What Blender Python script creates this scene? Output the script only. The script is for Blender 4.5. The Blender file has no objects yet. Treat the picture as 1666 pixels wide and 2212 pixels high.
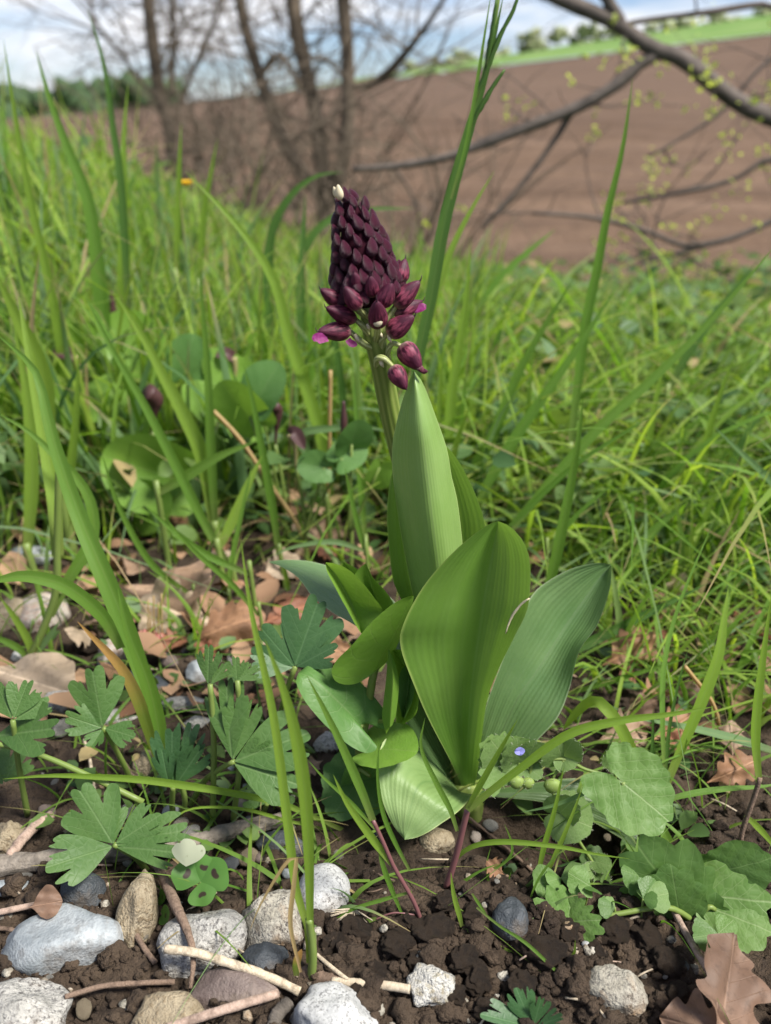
import bpy, math, random
import numpy as np
from mathutils import Vector, Matrix, noise as mnoise
rad = math.radians
random.seed(7)
RNG = np.random.default_rng(11)
SC = bpy.context.scene
COL = SC.collection

# ------------------------------------------------------------------ camera
F, CX, CY, H, TH = 1995.0, 833.0, 1106.0, 0.33, rad(23.7)
cam = bpy.data.cameras.new('camera')
cam.sensor_fit = 'VERTICAL'; cam.sensor_height = 24.0
cam.lens = 24.0 * F / 2212.0
cam.clip_start = 0.02; cam.clip_end = 2000
cam.dof.use_dof = True
cam.dof.focus_distance = 0.405
cam.dof.aperture_fstop = cam.lens / 3.9
co = bpy.data.objects.new('camera', cam); COL.objects.link(co)
co.location = (0, 0, H); co.rotation_euler = (math.pi / 2 - TH, 0, 0)
SC.camera = co

# ------------------------------------------------------------------ world, sun, exposure
SUN_EL, SUN_AZ = rad(54), rad(120)        # azimuth from +Y towards +X
world = bpy.data.worlds.new('World'); SC.world = world; world.use_nodes = True
wn, wl = world.node_tree.nodes, world.node_tree.links
wn.clear()
wout = wn.new('ShaderNodeOutputWorld'); wbg = wn.new('ShaderNodeBackground')
sky = wn.new('ShaderNodeTexSky'); sky.sky_type = 'NISHITA'; sky.sun_disc = False
sky.sun_elevation = SUN_EL; sky.sun_rotation = SUN_AZ; sky.air_density = 1.3; sky.dust_density = 0.0; sky.ozone_density = 4.0
tc = wn.new('ShaderNodeTexCoord'); mp = wn.new('ShaderNodeMapping')
mp.inputs['Scale'].default_value = (2.2, 2.2, 9.0); mp.inputs['Location'].default_value = (0.35, 0.2, 0.1)
cn = wn.new('ShaderNodeTexNoise'); cn.inputs['Scale'].default_value = 1.6
cn.inputs['Detail'].default_value = 7; cn.inputs['Roughness'].default_value = 0.55
cr = wn.new('ShaderNodeValToRGB'); cr.color_ramp.elements[0].position = 0.44; cr.color_ramp.elements[1].position = 0.62
cr.color_ramp.elements[0].color = (0.10, 0.10, 0.10, 1); cr.color_ramp.elements[1].color = (1, 1, 1, 1)
cm = wn.new('ShaderNodeMix'); cm.data_type = 'RGBA'
cm.inputs[7].default_value = (9.6, 9.7, 10.1, 1)
wl.new(tc.outputs['Generated'], mp.inputs['Vector']); wl.new(mp.outputs['Vector'], cn.inputs['Vector'])
wl.new(cn.outputs['Fac'], cr.inputs['Fac']); wl.new(cr.outputs['Color'], cm.inputs[0])
sk_t = wn.new('ShaderNodeMix'); sk_t.data_type = 'RGBA'; sk_t.blend_type = 'MULTIPLY'; sk_t.inputs[0].default_value = 1.0; sk_t.inputs[7].default_value = (0.62, 0.80, 1.22, 1)
wl.new(sky.outputs['Color'], sk_t.inputs[6]); wl.new(sk_t.outputs[2], cm.inputs[6]); wl.new(cm.outputs[2], wbg.inputs['Color'])
wbg.inputs['Strength'].default_value = 0.052
wl.new(wbg.outputs['Background'], wout.inputs['Surface'])
sun = bpy.data.lights.new('sun', 'SUN'); sun.energy = 4.6; sun.angle = rad(14); sun.color = (1.0, 0.95, 0.87)
so = bpy.data.objects.new('sun', sun); COL.objects.link(so)
sdir = Vector((math.sin(SUN_AZ) * math.cos(SUN_EL), math.cos(SUN_AZ) * math.cos(SUN_EL), math.sin(SUN_EL)))
so.rotation_euler = sdir.to_track_quat('Z', 'Y').to_euler(); so.location = (2, 2, 4)
vs = SC.view_settings
vs.view_transform = 'Standard'; vs.look = 'None'; vs.gamma = 1.0; vs.exposure = 1.12; vs.use_curve_mapping = False

# ------------------------------------------------------------------ noise helpers
def hash2(ix, iy, s=0):
    h = (ix.astype(np.int64) * 374761393 + iy.astype(np.int64) * 668265263 + s * 1442695041) & 0x7fffffff
    h = ((h ^ (h >> 13)) * 1274126177) & 0x7fffffff
    h = ((h ^ (h >> 16)) * 974711) & 0x7fffffff
    return (h & 0xffff) / 65535.0
def vnoise(x, y, s=0):
    ix, iy = np.floor(x), np.floor(y); fx, fy = x - ix, y - iy
    fx = fx * fx * (3 - 2 * fx); fy = fy * fy * (3 - 2 * fy)
    a, b = hash2(ix, iy, s), hash2(ix + 1, iy, s); c, d = hash2(ix, iy + 1, s), hash2(ix + 1, iy + 1, s)
    return (a * (1 - fx) + b * fx) * (1 - fy) + (c * (1 - fx) + d * fx) * fy
def fbm(x, y, o=4, s=0):
    t, a, n = 0, 0.5, 0
    for i in range(o):
        t = t + a * vnoise(x, y, s + i); n += a; x, y, a = x * 2.03, y * 2.03, a * 0.5
    return t / n
def clods(x, y, s=0):
    ix, iy = np.floor(x), np.floor(y); best = np.full(np.shape(x), 9.0); hh = np.zeros(np.shape(x))
    for dx in (-1, 0, 1):
        for dy in (-1, 0, 1):
            cx, cy = ix + dx, iy + dy
            d = np.hypot(cx + hash2(cx, cy, s) - x, cy + hash2(cx, cy, s + 5) - y)
            m = d < best; best = np.where(m, d, best); hh = np.where(m, hash2(cx, cy, s + 9), hh)
    return np.sqrt(np.clip(1 - best * best * 1.5, 0, 1)) * (0.35 + 0.65 * hh)
def sst(a, b, x):
    t = np.clip((x - a) / (b - a), 0, 1); return t * t * (3 - 2 * t)

# ------------------------------------------------------------------ ground height
def gz(x, y):
    x = np.asarray(x, float); y = np.asarray(y, float)
    z = 0.19 * sst(0.08, 0.75, -x) * sst(0.55, 1.4, y)
    z = z - 0.20 * sst(1.1, 3.0, y) * sst(-0.25, 0.3, x / np.maximum(y, 0.1))
    z = z + 0.02 * (fbm(x * 3, y * 3, 2, 3) - 0.5) * sst(0.5, 1.0, y) - 0.30 * sst(1.9, 3.6, y) * (1 - sst(-0.25, 0.3, x / np.maximum(y, 0.1)))
    ys = 5.2 - 2.3 * sst(-0.25, 0.1, x / np.maximum(y, 0.1))
    z = z - 1.15 * sst(0, 4.0, y - ys)
    z = z - 0.050 * np.exp(-(((x - 0.092) / 0.045) ** 2 + ((y - 0.358) / 0.024) ** 2) ** 1.5)
    z = z - 0.012 * np.exp(-(((x + 0.055) / 0.05) ** 2 + ((y - 0.352) / 0.025) ** 2))
    z = z + 0.010 * np.exp(-(((x - 0.03) / 0.06) ** 2 + ((y - 0.30) / 0.03) ** 2))
    return z
def gdet(x, y):
    n = 1 - sst(0.55, 1.3, y)
    wx, wy = x + 0.006 * (fbm(x * 90, y * 90, 2, 71) - .5), y + 0.006 * (fbm(x * 90, y * 90, 2, 81) - .5)
    d = 0.012 * (fbm(x * 26, y * 26, 3, 20) - 0.5) + 0.0115 * clods(wx * 42, wy * 42, 31) * (0.2 + fbm(x * 20, y * 20, 2, 50))
    d = d + 0.0056 * clods(wx * 105, wy * 105, 41) + 0.0020 * clods(wx * 260, wy * 260, 43) - 0.010
    return d * n
sT, cT = math.sin(TH), math.cos(TH)
def ray(px, py):
    a, b = (px - CX) / F, (CY - py) / F
    return Vector((a, cT + b * sT, -sT + b * cT))
def P(px, py, Y):
    r = ray(px, py); t = Y / r.y
    return Vector((r.x * t, Y, H + r.z * t))
def G(px, py, dz=0.0):
    r = ray(px, py); z = dz
    for _ in range(14):
        t = min(30.0, (H - z) / max(-r.z, 1e-3)); z = 0.3 * z + 0.7 * (float(gz(r.x * t, r.y * t)) + dz)
    t = min(30.0, (H - z) / max(-r.z, 1e-3)); return Vector((r.x * t, r.y * t, H + r.z * t))
def mpp(p):                                # metres per pixel at a point
    return (p.y * cT + (H - p.z) * sT) / F

# ------------------------------------------------------------------ material helpers
class NT:
    def __init__(s, name):
        s.m = bpy.data.materials.new(name); s.m.use_nodes = True
        s.n, s.l = s.m.node_tree.nodes, s.m.node_tree.links; s.n.clear()
        s.out = s.n.new('ShaderNodeOutputMaterial')
    def new(s, t, **kw):
        n = s.n.new(t)
        for k, v in kw.items():
            if hasattr(n, k): setattr(n, k, v)
            else: s.put(n.inputs[k.replace('_', ' ')], v)
        return n
    def put(s, sock, v):
        if hasattr(v, 'is_linked') or isinstance(v, bpy.types.NodeSocket): s.l.new(v, sock)
        else:
            if isinstance(v, (tuple, list)) and len(v) == 3 and sock.type == 'RGBA': v = (*v, 1)
            sock.default_value = v
    def mix(s, f, a, b, mode='MIX'):
        n = s.n.new('ShaderNodeMix'); n.data_type = 'RGBA'; n.blend_type = mode
        s.put(n.inputs[0], f); s.put(n.inputs[6], a); s.put(n.inputs[7], b); return n.outputs[2]
    def math(s, op, a, b=0.0, c=None):
        n = s.n.new('ShaderNodeMath'); n.operation = op; s.put(n.inputs[0], a); s.put(n.inputs[1], b)
        if c is not None: s.put(n.inputs[2], c)
        return n.outputs[0]
    def ramp(s, f, stops):
        n = s.n.new('ShaderNodeValToRGB'); r = n.color_ramp
        while len(r.elements) < len(stops): r.elements.new(0.5)
        for e, (p, c) in zip(r.elements, stops):
            e.position = p; e.color = (*c, 1) if len(c) == 3 else c
        s.put(n.inputs[0], f); return n.outputs[0]
    def mr(s, f, a, b, c=0.0, d=1.0):
        n = s.n.new('ShaderNodeMapRange'); s.put(n.inputs[0], f)
        for i, v in enumerate((a, b, c, d)): n.inputs[i + 1].default_value = v
        return n.outputs[0]
    def noise(s, vec, scale, detail=4, rough=0.55, dist=0.0):
        n = s.n.new('ShaderNodeTexNoise'); s.put(n.inputs['Vector'], vec); n.inputs['Scale'].default_value = scale
        n.inputs['Detail'].default_value = detail; n.inputs['Roughness'].default_value = rough
        n.inputs['Distortion'].default_value = dist; return n.outputs['Fac']
    def vor(s, vec, scale, feat='F1'):
        n = s.n.new('ShaderNodeTexVoronoi'); n.feature = feat; s.put(n.inputs['Vector'], vec)
        n.inputs['Scale'].default_value = scale; return n.outputs['Distance']
    def scale(s, vec, v):
        n = s.n.new('ShaderNodeMapping'); s.put(n.inputs['Vector'], vec); n.inputs['Scale'].default_value = v
        return n.outputs[0]
    def obj(s): return s.n.new('ShaderNodeTexCoord').outputs['Object']
    def uv(s): return s.n.new('ShaderNodeTexCoord').outputs['UV']
    def rnd(s): return s.n.new('ShaderNodeObjectInfo').outputs['Random']
    def sep(s, v):
        n = s.n.new('ShaderNodeSeparateXYZ'); s.put(n.inputs[0], v); return n.outputs
    def attr(s, name): return s.n.new('ShaderNodeAttribute', ).outputs
    def bump(s, h, st, dist=0.001):
        n = s.n.new('ShaderNodeBump'); n.inputs['Strength'].default_value = st; n.inputs['Distance'].default_value = dist
        s.put(n.inputs['Height'], h); return n.outputs[0]
    def done(s, col, rough=0.5, bump=None, spec=0.4, trans=0.0, tcol=None, sss=0.0):
        p = s.n.new('ShaderNodeBsdfPrincipled'); s.put(p.inputs['Base Color'], col); s.put(p.inputs['Roughness'], rough)
        s.put(p.inputs['Specular IOR Level'], spec)
        if bump is not None: s.put(p.inputs['Normal'], bump)
        o = p.outputs[0]
        if trans:
            t = s.n.new('ShaderNodeBsdfTranslucent'); s.put(t.inputs['Color'], tcol if tcol is not None else col)
            if bump is not None: s.put(t.inputs['Normal'], bump)
            mx = s.n.new('ShaderNodeMixShader'); mx.inputs[0].default_value = trans
            s.l.new(o, mx.inputs[1]); s.l.new(t.outputs[0], mx.inputs[2]); o = mx.outputs[0]
        s.l.new(o, s.out.inputs['Surface']); return s.m

def yel(c, k=1.0):                          # light through a leaf is yellower
    return (min(1, c[0] * 1.9 * k), min(1, c[1] * 1.8 * k), c[2] * 0.9 * k)

def grass_mat(name, c1, c2, base=(0.16, 0.17, 0.06), trans=0.42, tint=False, dry=None):
    t = NT(name); u = t.sep(t.uv())
    if tint:
        a = t.n.new('ShaderNodeAttribute'); a.attribute_name = 'tint'; s = t.sep(a.outputs['Vector'])
        f, along, across = s[0], s[1], s[2]
    else: f, along, across = t.rnd(), u[1], u[0]
    col = t.mix(f, c1, c2)
    tc_ = t.mix(f, yel(c1), yel(c2))
    if tint:
        fr = t.math('FRACT', t.math('MULTIPLY', f, 37.0)); tipd = t.math('MULTIPLY', t.mr(along, 0.72, 0.98), t.mr(fr, 0.55, 0.60))
        straw = t.math('MAXIMUM', tipd, t.mr(t.math('FRACT', t.math('MULTIPLY', f, 91.0)), 0.965, 0.97))
        pale = t.mr(t.math('FRACT', t.math('MULTIPLY', f, 53.0)), 0.88, 0.90, 0, 0.5)
        col = t.mix(pale, col, (0.15, 0.22, 0.12)); tc_ = t.mix(pale, tc_, (0.25, 0.36, 0.16))
        col = t.mix(straw, col, (0.30, 0.235, 0.11)); tc_ = t.mix(straw, tc_, (0.34, 0.26, 0.12))
    if not tint:
        st = t.math('SINE', t.math('MULTIPLY', across, 46.0)); st = t.mr(st, -1, 1, 0, 1)
        col = t.mix(t.math('MULTIPLY', st, 0.22), col, (0.17, 0.27, 0.055))
        mid = t.mr(t.math('ABSOLUTE', across), 0.0, 0.09, 0.6, 0.0)
        col = t.mix(mid, col, (0.19, 0.28, 0.08))
        n = t.noise(t.scale(t.uv(), (1.5, 5, 1)), 3.0, 4)
        col = t.mix(t.mr(n, .5, .75, 0, .45), col, (0.15, 0.20, 0.03))
    if dry: col = t.mix(t.mr(along, dry[0], dry[1]), col, dry[2]); tc_ = t.mix(t.mr(along, dry[0], dry[1]), tc_, dry[2])
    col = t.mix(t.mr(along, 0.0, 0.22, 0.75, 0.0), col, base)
    bp = None if tint else t.bump(st, 0.25, 0.0004)
    return t.done(col, 0.5 if not tint else 0.62, bp, 0.3, trans, tc_)

def leaf_mat(name, c1, c2, vein='net', trans=0.3, rough=0.5, vs=11.0, vcol=None, edge=None, bstr=0.5, spec=0.35, spots=None):
    t = NT(name); uv = t.uv(); u = t.sep(uv)
    f = t.noise(t.obj(), 25.0, 4); f = t.mr(f, 0.3, 0.7)
    col = t.mix(f, c1, c2); vcol = vcol or tuple(min(1, a * 1.7 + 0.012) for a in c2)
    if vein == 'net':
        d = t.vor(t.scale(uv, (1, 1.35, 1)), vs, 'DISTANCE_TO_EDGE'); k = t.mr(d, 0.0, 0.10, 1, 0)
        mid = t.mr(t.math('ABSOLUTE', u[0]), 0.0, 0.022, 1, 0)
        lt = t.math('ADD', t.math('SUBTRACT', u[1], t.math('MULTIPLY', t.math('ABSOLUTE', u[0]), 1.05)), t.math('MULTIPLY', t.noise(uv, 3.0, 2), 0.12))
        lat = t.mr(t.math('ABSOLUTE', t.math('SINE', t.math('MULTIPLY', lt, 15.0))), 0.0, 0.13, 0.75, 0)
        k = t.math('MAXIMUM', t.math('MAXIMUM', t.math('MULTIPLY', k, 0.22), lat), mid)
        hgt = t.math('SUBTRACT', t.math('MULTIPLY', t.mr(d, 0, .25), .45), t.math('MULTIPLY', t.math('MAXIMUM', mid, lat), 0.7))
    elif vein == 'fan':
        an = t.math('ARCTAN2', u[0], u[1]); w = t.math('ABSOLUTE', t.math('SINE', t.math('MULTIPLY', an, vs)))
        k = t.math('MULTIPLY', t.mr(w, 0, 0.10, 1, 0), 0.35); hgt = t.math('ADD', t.math('MULTIPLY', w, .35), t.noise(uv, 14.0))
    else:
        nz = t.noise(t.scale(uv, (6, 1.0, 1)), 2.0, 3)
        x = t.math('ADD', t.math('MULTIPLY', u[0], vs), t.math('MULTIPLY', nz, 1.2))
        fine = t.math('MULTIPLY', u[0], vs * 3.3)
        w = t.math('ADD', t.math('SINE', x), t.math('MULTIPLY', t.math('SINE', fine), 0.55))
        k = t.mr(w, 0.2, 1.4, 0, 0.10)
        mid = t.mr(t.math('ABSOLUTE', u[0]), 0.0, 0.05, 0.5, 0); k = t.math('MAXIMUM', k, mid)
        cross = t.noise(t.scale(uv, (30, 60, 1)), 1.0, 3)
        hgt = t.math('ADD', w, t.math('MULTIPLY', cross, 1.3))
    col = t.mix(k, col, vcol)
    tcol = t.mix(0.5, yel(c2), col)
    if edge is not None:
        e = t.mr(t.math('ABSOLUTE', u[0]), 0.965, 0.995); col = t.mix(e, col, edge)
    if spots is not None:
        sp = t.noise(t.obj(), 160.0, 2); col = t.mix(t.mr(sp, 0.70, 0.74), col, spots)
    rg = t.mr(t.noise(t.obj(), 90.0), .3, .7, rough - .08, rough + .12)
    return t.done(col, rg, t.bump(hgt, bstr, 0.0006), spec, trans, tcol)

def stone_mat(name, a, b, speck=None, sscale=500., rough=0.75, vein=None, bumps=0.5):
    t = NT(name); o = t.obj()
    n = t.noise(o, 55.0, 6, 0.6); n2 = t.noise(o, 230.0, 5, 0.65)
    a = tuple(c * .50 for c in a); b = tuple(c * .76 for c in b)
    col = t.mix(t.mr(n, 0.35, 0.65), a, b)
    col = t.mix(t.mr(n2, 0.48, 0.72, 0, 0.7), col, tuple(c * 0.42 for c in a))
    if speck is not None:
        spn = t.noise(o, sscale * 1.5, 5, 0.7); patch = t.noise(o, 70.0, 3)
        col = t.mix(t.math('MULTIPLY', t.mr(spn, 0.52, 0.60), t.mr(patch, 0.3, 0.6, 0.35, 1.0)), col, speck)
    if vein is not None:
        v = t.noise(o, 45.0, 5, 0.6, 0.4); col = t.mix(t.mr(v, 0.52, 0.68, 0, 0.8), col, vein)
    dirt = t.noise(o, 38.0, 5, 0.7); zz = t.sep(o)[2]
    col = t.mix(t.mr(dirt, 0.52, 0.70, 0, 0.8), col, (0.085, 0.062, 0.040))
    h = t.math('ADD', t.math('MULTIPLY', n2, 1.0), t.math('MULTIPLY', t.noise(o, 900.0, 3), 0.5))
    return t.done(col, rough, t.bump(h, min(1, bumps * 1.5), 0.003), 0.3)

def wood_mat(name, a, b, scale=(1, 1, 1), rough=0.85, bst=0.6, s=120.0):
    t = NT(name); uv = t.uv()
    n = t.noise(t.scale(uv, (8, 45, 1)), 1.0, 6, 0.65); n2 = t.noise(t.obj(), s, 5, .6)
    col = t.mix(t.mr(n, 0.3, 0.7), a, b); col = t.mix(t.mr(n2, 0.5, 0.7, 0, 0.7), col, tuple(c * 0.4 for c in a))
    return t.done(col, rough, t.bump(t.math('ADD', n, n2), bst, 0.002), 0.25)

# ------------------------------------------------------------------ object helpers
def lnk(o, parent=None):
    COL.objects.link(o)
    if parent is not None: o.parent = parent
    return o
def tag(o, label, cat, group=None):
    o['label'] = label; o['category'] = cat
    if group: o['group'] = group
    return o
def thing(name, loc, label, cat, group=None):
    o = bpy.data.objects.new(name, None); o.empty_display_size = 0.01; o.location = loc
    return tag(lnk(o), label, cat, group)
def mesh(name, V, Fc, mat, uv=None, smooth=True, tint=None):
    me = bpy.data.meshes.new(name)
    if isinstance(Fc, np.ndarray):
        V = np.asarray(V, np.float32); n, k = Fc.shape
        me.vertices.add(len(V)); me.vertices.foreach_set('co', V.ravel())
        me.loops.add(n * k); me.loops.foreach_set('vertex_index', Fc.astype(np.int32).ravel())
        me.polygons.add(n); me.polygons.foreach_set('loop_start', np.arange(0, n * k, k, dtype=np.int32))
        me.polygons.foreach_set('loop_total', np.full(n, k, np.int32))
        me.update(calc_edges=True)
    else:
        me.from_pydata([tuple(v) for v in V], [], Fc)
    if uv is not None:
        lay = me.uv_layers.new(name='UVMap'); li = np.zeros(len(me.loops), np.int32)
        me.loops.foreach_get('vertex_index', li); lay.data.foreach_set('uv', np.asarray(uv, np.float32)[li].ravel())
    if tint is not None:
        at = me.attributes.new('tint', 'FLOAT_VECTOR', 'POINT'); at.data.foreach_set('vector', np.asarray(tint, np.float32).ravel())
    if smooth: me.polygons.foreach_set('use_smooth', np.ones(len(me.polygons), bool))
    if mat is not None: me.materials.append(mat)
    me.update(); return me
def put(name, data, parent=None, origin=None):
    """data = (V, F, uv, mat) in world coordinates; one mesh object"""
    V, Fc, uv, mat = data[:4]; V = np.asarray(V, float)
    if parent is not None: org = np.array(parent.location)
    else: org = np.array(origin) if origin is not None else V.mean(0)
    o = bpy.data.objects.new(name, mesh(name, V - org, Fc, mat, uv, tint=data[4] if len(data) > 4 else None))
    if parent is None: o.location = org
    return lnk(o, parent)
def subput(name, data, part):              # a sub-part below a part that sits at its thing's origin
    V, Fc, uv, mat = data[:4]; org = np.array(part.parent.location)
    return lnk(bpy.data.objects.new(name, mesh(name, np.asarray(V, float) - org, Fc, mat, uv)), part)
def join(items):
    V, Fc, U, k = [], [], [], 0
    for v, f, u, *_ in items:
        V.append(np.asarray(v, float)); U.append(np.asarray(u, float) if u is not None else np.zeros((len(v), 2)))
        Fc += [tuple(i + k for i in q) for q in f]; k += len(v)
    return np.vstack(V), Fc, np.vstack(U), items[0][3]
def spline(pts, n):
    pts = np.array([tuple(p) for p in pts], float)
    if len(pts) == 2: return pts[0] + (pts[1] - pts[0]) * np.linspace(0, 1, n)[:, None]
    q = np.vstack([2 * pts[0] - pts[1], pts, 2 * pts[-1] - pts[-2]])
    d = np.concatenate([[0], np.cumsum(np.linalg.norm(np.diff(pts, axis=0), axis=1))])
    s = np.linspace(0, d[-1], n); out = np.zeros((n, pts.shape[1]))
    for k, si in enumerate(s):
        i = min(max(np.searchsorted(d, si, 'right') - 1, 0), len(pts) - 2)
        t = (si - d[i]) / max(d[i + 1] - d[i], 1e-9)
        a, b, c, e = q[i], q[i + 1], q[i + 2], q[i + 3]
        out[k] = 0.5 * (2 * b + (c - a) * t + (2 * a - 5 * b + 4 * c - e) * t * t + (3 * b - a - 3 * c + e) * t ** 3)
    return out
def nrm(v): return v / np.maximum(np.linalg.norm(v, axis=-1, keepdims=True), 1e-9)
def grid_faces(nu, nv, wrap=False):
    f = []
    for i in range(nu - 1):
        for j in range(nv if wrap else nv - 1):
            j2 = (j + 1) % nv; f.append((i * nv + j, i * nv + j2, (i + 1) * nv + j2, (i + 1) * nv + j))
    return f
def tube(pts, radii, mat, sides=8, n=None, rough=0.0, seed=0, cap=True):
    n = n or max(6, 4 * len(pts)); c = spline(pts, n)
    r = np.interp(np.linspace(0, 1, n), np.linspace(0, 1, len(radii)), radii)
    T = nrm(np.gradient(c, axis=0)); ref = np.array([0.13, 0.31, 0.94])
    if abs(T[:, 2]).mean() > 0.8: ref = np.array([0.94, 0.2, 0.1])
    S = nrm(np.cross(T, ref)); N = np.cross(S, T)
    a = np.linspace(0, 2 * math.pi, sides, endpoint=False)
    k = np.ones((n, sides))
    if rough:
        ii, jj = np.meshgrid(np.arange(n), np.arange(sides), indexing='ij')
        k = 1 + rough * (2 * vnoise(ii * 0.45 + seed, np.cos(jj / sides * 6.28) * 1.7 + 9, seed) - 1) + rough * .5 * (2 * hash2(ii + seed, jj) - 1)
    V = c[:, None] + (np.cos(a)[None, :, None] * S[:, None] + np.sin(a)[None, :, None] * N[:, None]) * (r[:, None] * k)[..., None]
    V = V.reshape(-1, 3); f = grid_faces(n, sides, True)
    uv = np.stack([np.tile(a / 6.283, n), np.repeat(np.linspace(0, 1, n), sides)], 1)
    if cap:
        f.append(tuple(range(sides - 1, -1, -1))); f.append(tuple((n - 1) * sides + j for j in range(sides)))
    return V, f, uv, mat
def blade(pts, width, mat, face=(0, -1, 0.25), fold=0.22, n=22, cols=5, basew=0.6, peak=0.3, twist=0.0, tip=1.6):
    """grass blade: pts from base to tip"""
    c = spline(pts, n); T = nrm(np.gradient(c, axis=0)); u = np.linspace(0, 1, n)
    fc = np.tile(np.array(face, float), (n, 1))
    S = nrm(np.cross(T, fc)); N = np.cross(S, T)
    if twist:
        a = twist * u; S, N = S * np.cos(a)[:, None] + N * np.sin(a)[:, None], N * np.cos(a)[:, None] - S * np.sin(a)[:, None]
    w = width * 0.5 * np.minimum(1, basew + (1 - basew) * u / peak) * np.power(np.clip(1 - np.clip((u - peak) / (1 - peak), 0, 1) ** tip, 0.012, 1), 0.85)
    v = np.linspace(-1, 1, cols)
    V = c[:, None] + S[:, None] * (v[None, :, None] * w[:, None, None]) + N[:, None] * (np.abs(v)[None, :, None] * fold * w[:, None, None])
    uv = np.stack([np.tile(v, n), np.repeat(u, cols)], 1)
    return V.reshape(-1, 3), grid_faces(n, cols), uv, mat
def rail_leaf(L, M, R, mat, nu=44, nv=19, belly=0.0, wav=0.0, seed=0, vfold=0.0, us=1.0):
    """broad leaf through three rails given as (px,py,Y), base to tip"""
    rl = [spline([P(*p) for p in r], nu) for r in (L, M, R)]
    v = np.linspace(-1, 1, nv); V = np.zeros((nu, nv, 3))
    for j, t in enumerate(v):
        a = abs(t); side = rl[0] if t < 0 else rl[2]; par = rl[1] + (rl[2] - rl[0]) * .5 * t + ((rl[0] + rl[2]) * .5 - rl[1]) * t * t
        V[:, j] = (rl[1] * (1 - a) + side * a) * (1 - vfold) + par * vfold
    # round the section: pull towards a smooth curve
    chord = rl[2] - rl[0]; T = nrm(np.gradient(rl[1], axis=0)); N = nrm(np.cross(T, chord))
    wd = np.linalg.norm(chord, axis=1)
    V += N[:, None] * (belly * wd[:, None] * (1 - v ** 2)[None])[..., None]
    if wav:
        ii, jj = np.meshgrid(np.linspace(0, 1, nu), v, indexing='ij')
        V += N[:, None] * (wav * wd[:, None] * np.sin(ii * 9 + seed + 2 * np.sign(jj)) * np.abs(jj) ** 2)[..., None]
        V += N[:, None] * (0.0035 * wd[:, None] * np.sin(jj * 17 + seed))[..., None]
    uv = np.stack([np.tile(v, nu) * us, np.repeat(np.linspace(0, 1, nu), nv)], 1)
    return V.reshape(-1, 3), grid_faces(nu, nv), uv, mat
def frame(base, tip, normal):
    b, t = np.array(base, float), np.array(tip, float); L = np.linalg.norm(t - b); X = (t - b) / L
    S = np.cross(np.array(normal, float), X); S /= np.linalg.norm(S); N = np.cross(X, S); return b, L, X, S, N
def fan(base, tip, normal, mat, half=45, teeth=5, cut=0.25, rings=6, nt=61, cup=0.15, seed=0, lobes=3, lcut=0.35, fold=0.0):
    """fan leaflet with lobes and teeth, star-shaped from its base"""
    b, L, X, S, N = frame(base, tip, normal); r_ = random.Random(seed)
    th = np.linspace(-rad(half), rad(half), nt); q = th / rad(half)
    env = 0.72 + 0.28 * np.cos(q * 1.45)
    o1, o2 = r_.uniform(.30, .42), r_.uniform(.30, .42)
    lob = 1 - lcut * (np.exp(-((q - o1) / .075) ** 2) + np.exp(-((q + o2) / .075) ** 2)) if lobes > 1 else np.ones(nt)
    te = 1 - cut * (1 - np.abs(np.sin(math.pi * teeth * (q + 1) * 0.5 + r_.uniform(-.3, .3)))) ** 2.0
    R = L * env * lob * te * (1 + 0.04 * np.sin(q * 7 + seed)); R *= L / R[nt // 2 - 2:nt // 2 + 3].max()
    edge = np.clip((1 - np.abs(q)) * 6, 0, 1) ** 0.5; R *= 0.62 + 0.38 * edge
    V = [b]; uv = [(0, 0)]
    for k in range(1, rings + 1):
        s = (k / rings) ** 0.85
        for a, rr in zip(th, R):
            x, y = rr * s * math.cos(a), rr * s * math.sin(a)
            rho = min(1.0, rr * s / L); z = cup * L * (rho * rho * 0.5 + 0.35 * (y / L) ** 2 * 2) * -1 + 0.012 * L * math.sin(y / L * 9 + seed) * rho + 0.04 * L * math.sin(a * 5 + seed) * rho * rho + fold * abs(y)
            V.append(b + X * x + S * y + N * z); uv.append((y / L, x / L))
    f = [(0, 1 + j, 2 + j) for j in range(nt - 1)]
    for k in range(rings - 1):
        o = 1 + k * nt
        f += [(o + j, o + nt + j, o + nt + j + 1, o + j + 1) for j in range(nt - 1)]
    return np.array(V), f, np.array(uv), mat
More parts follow.
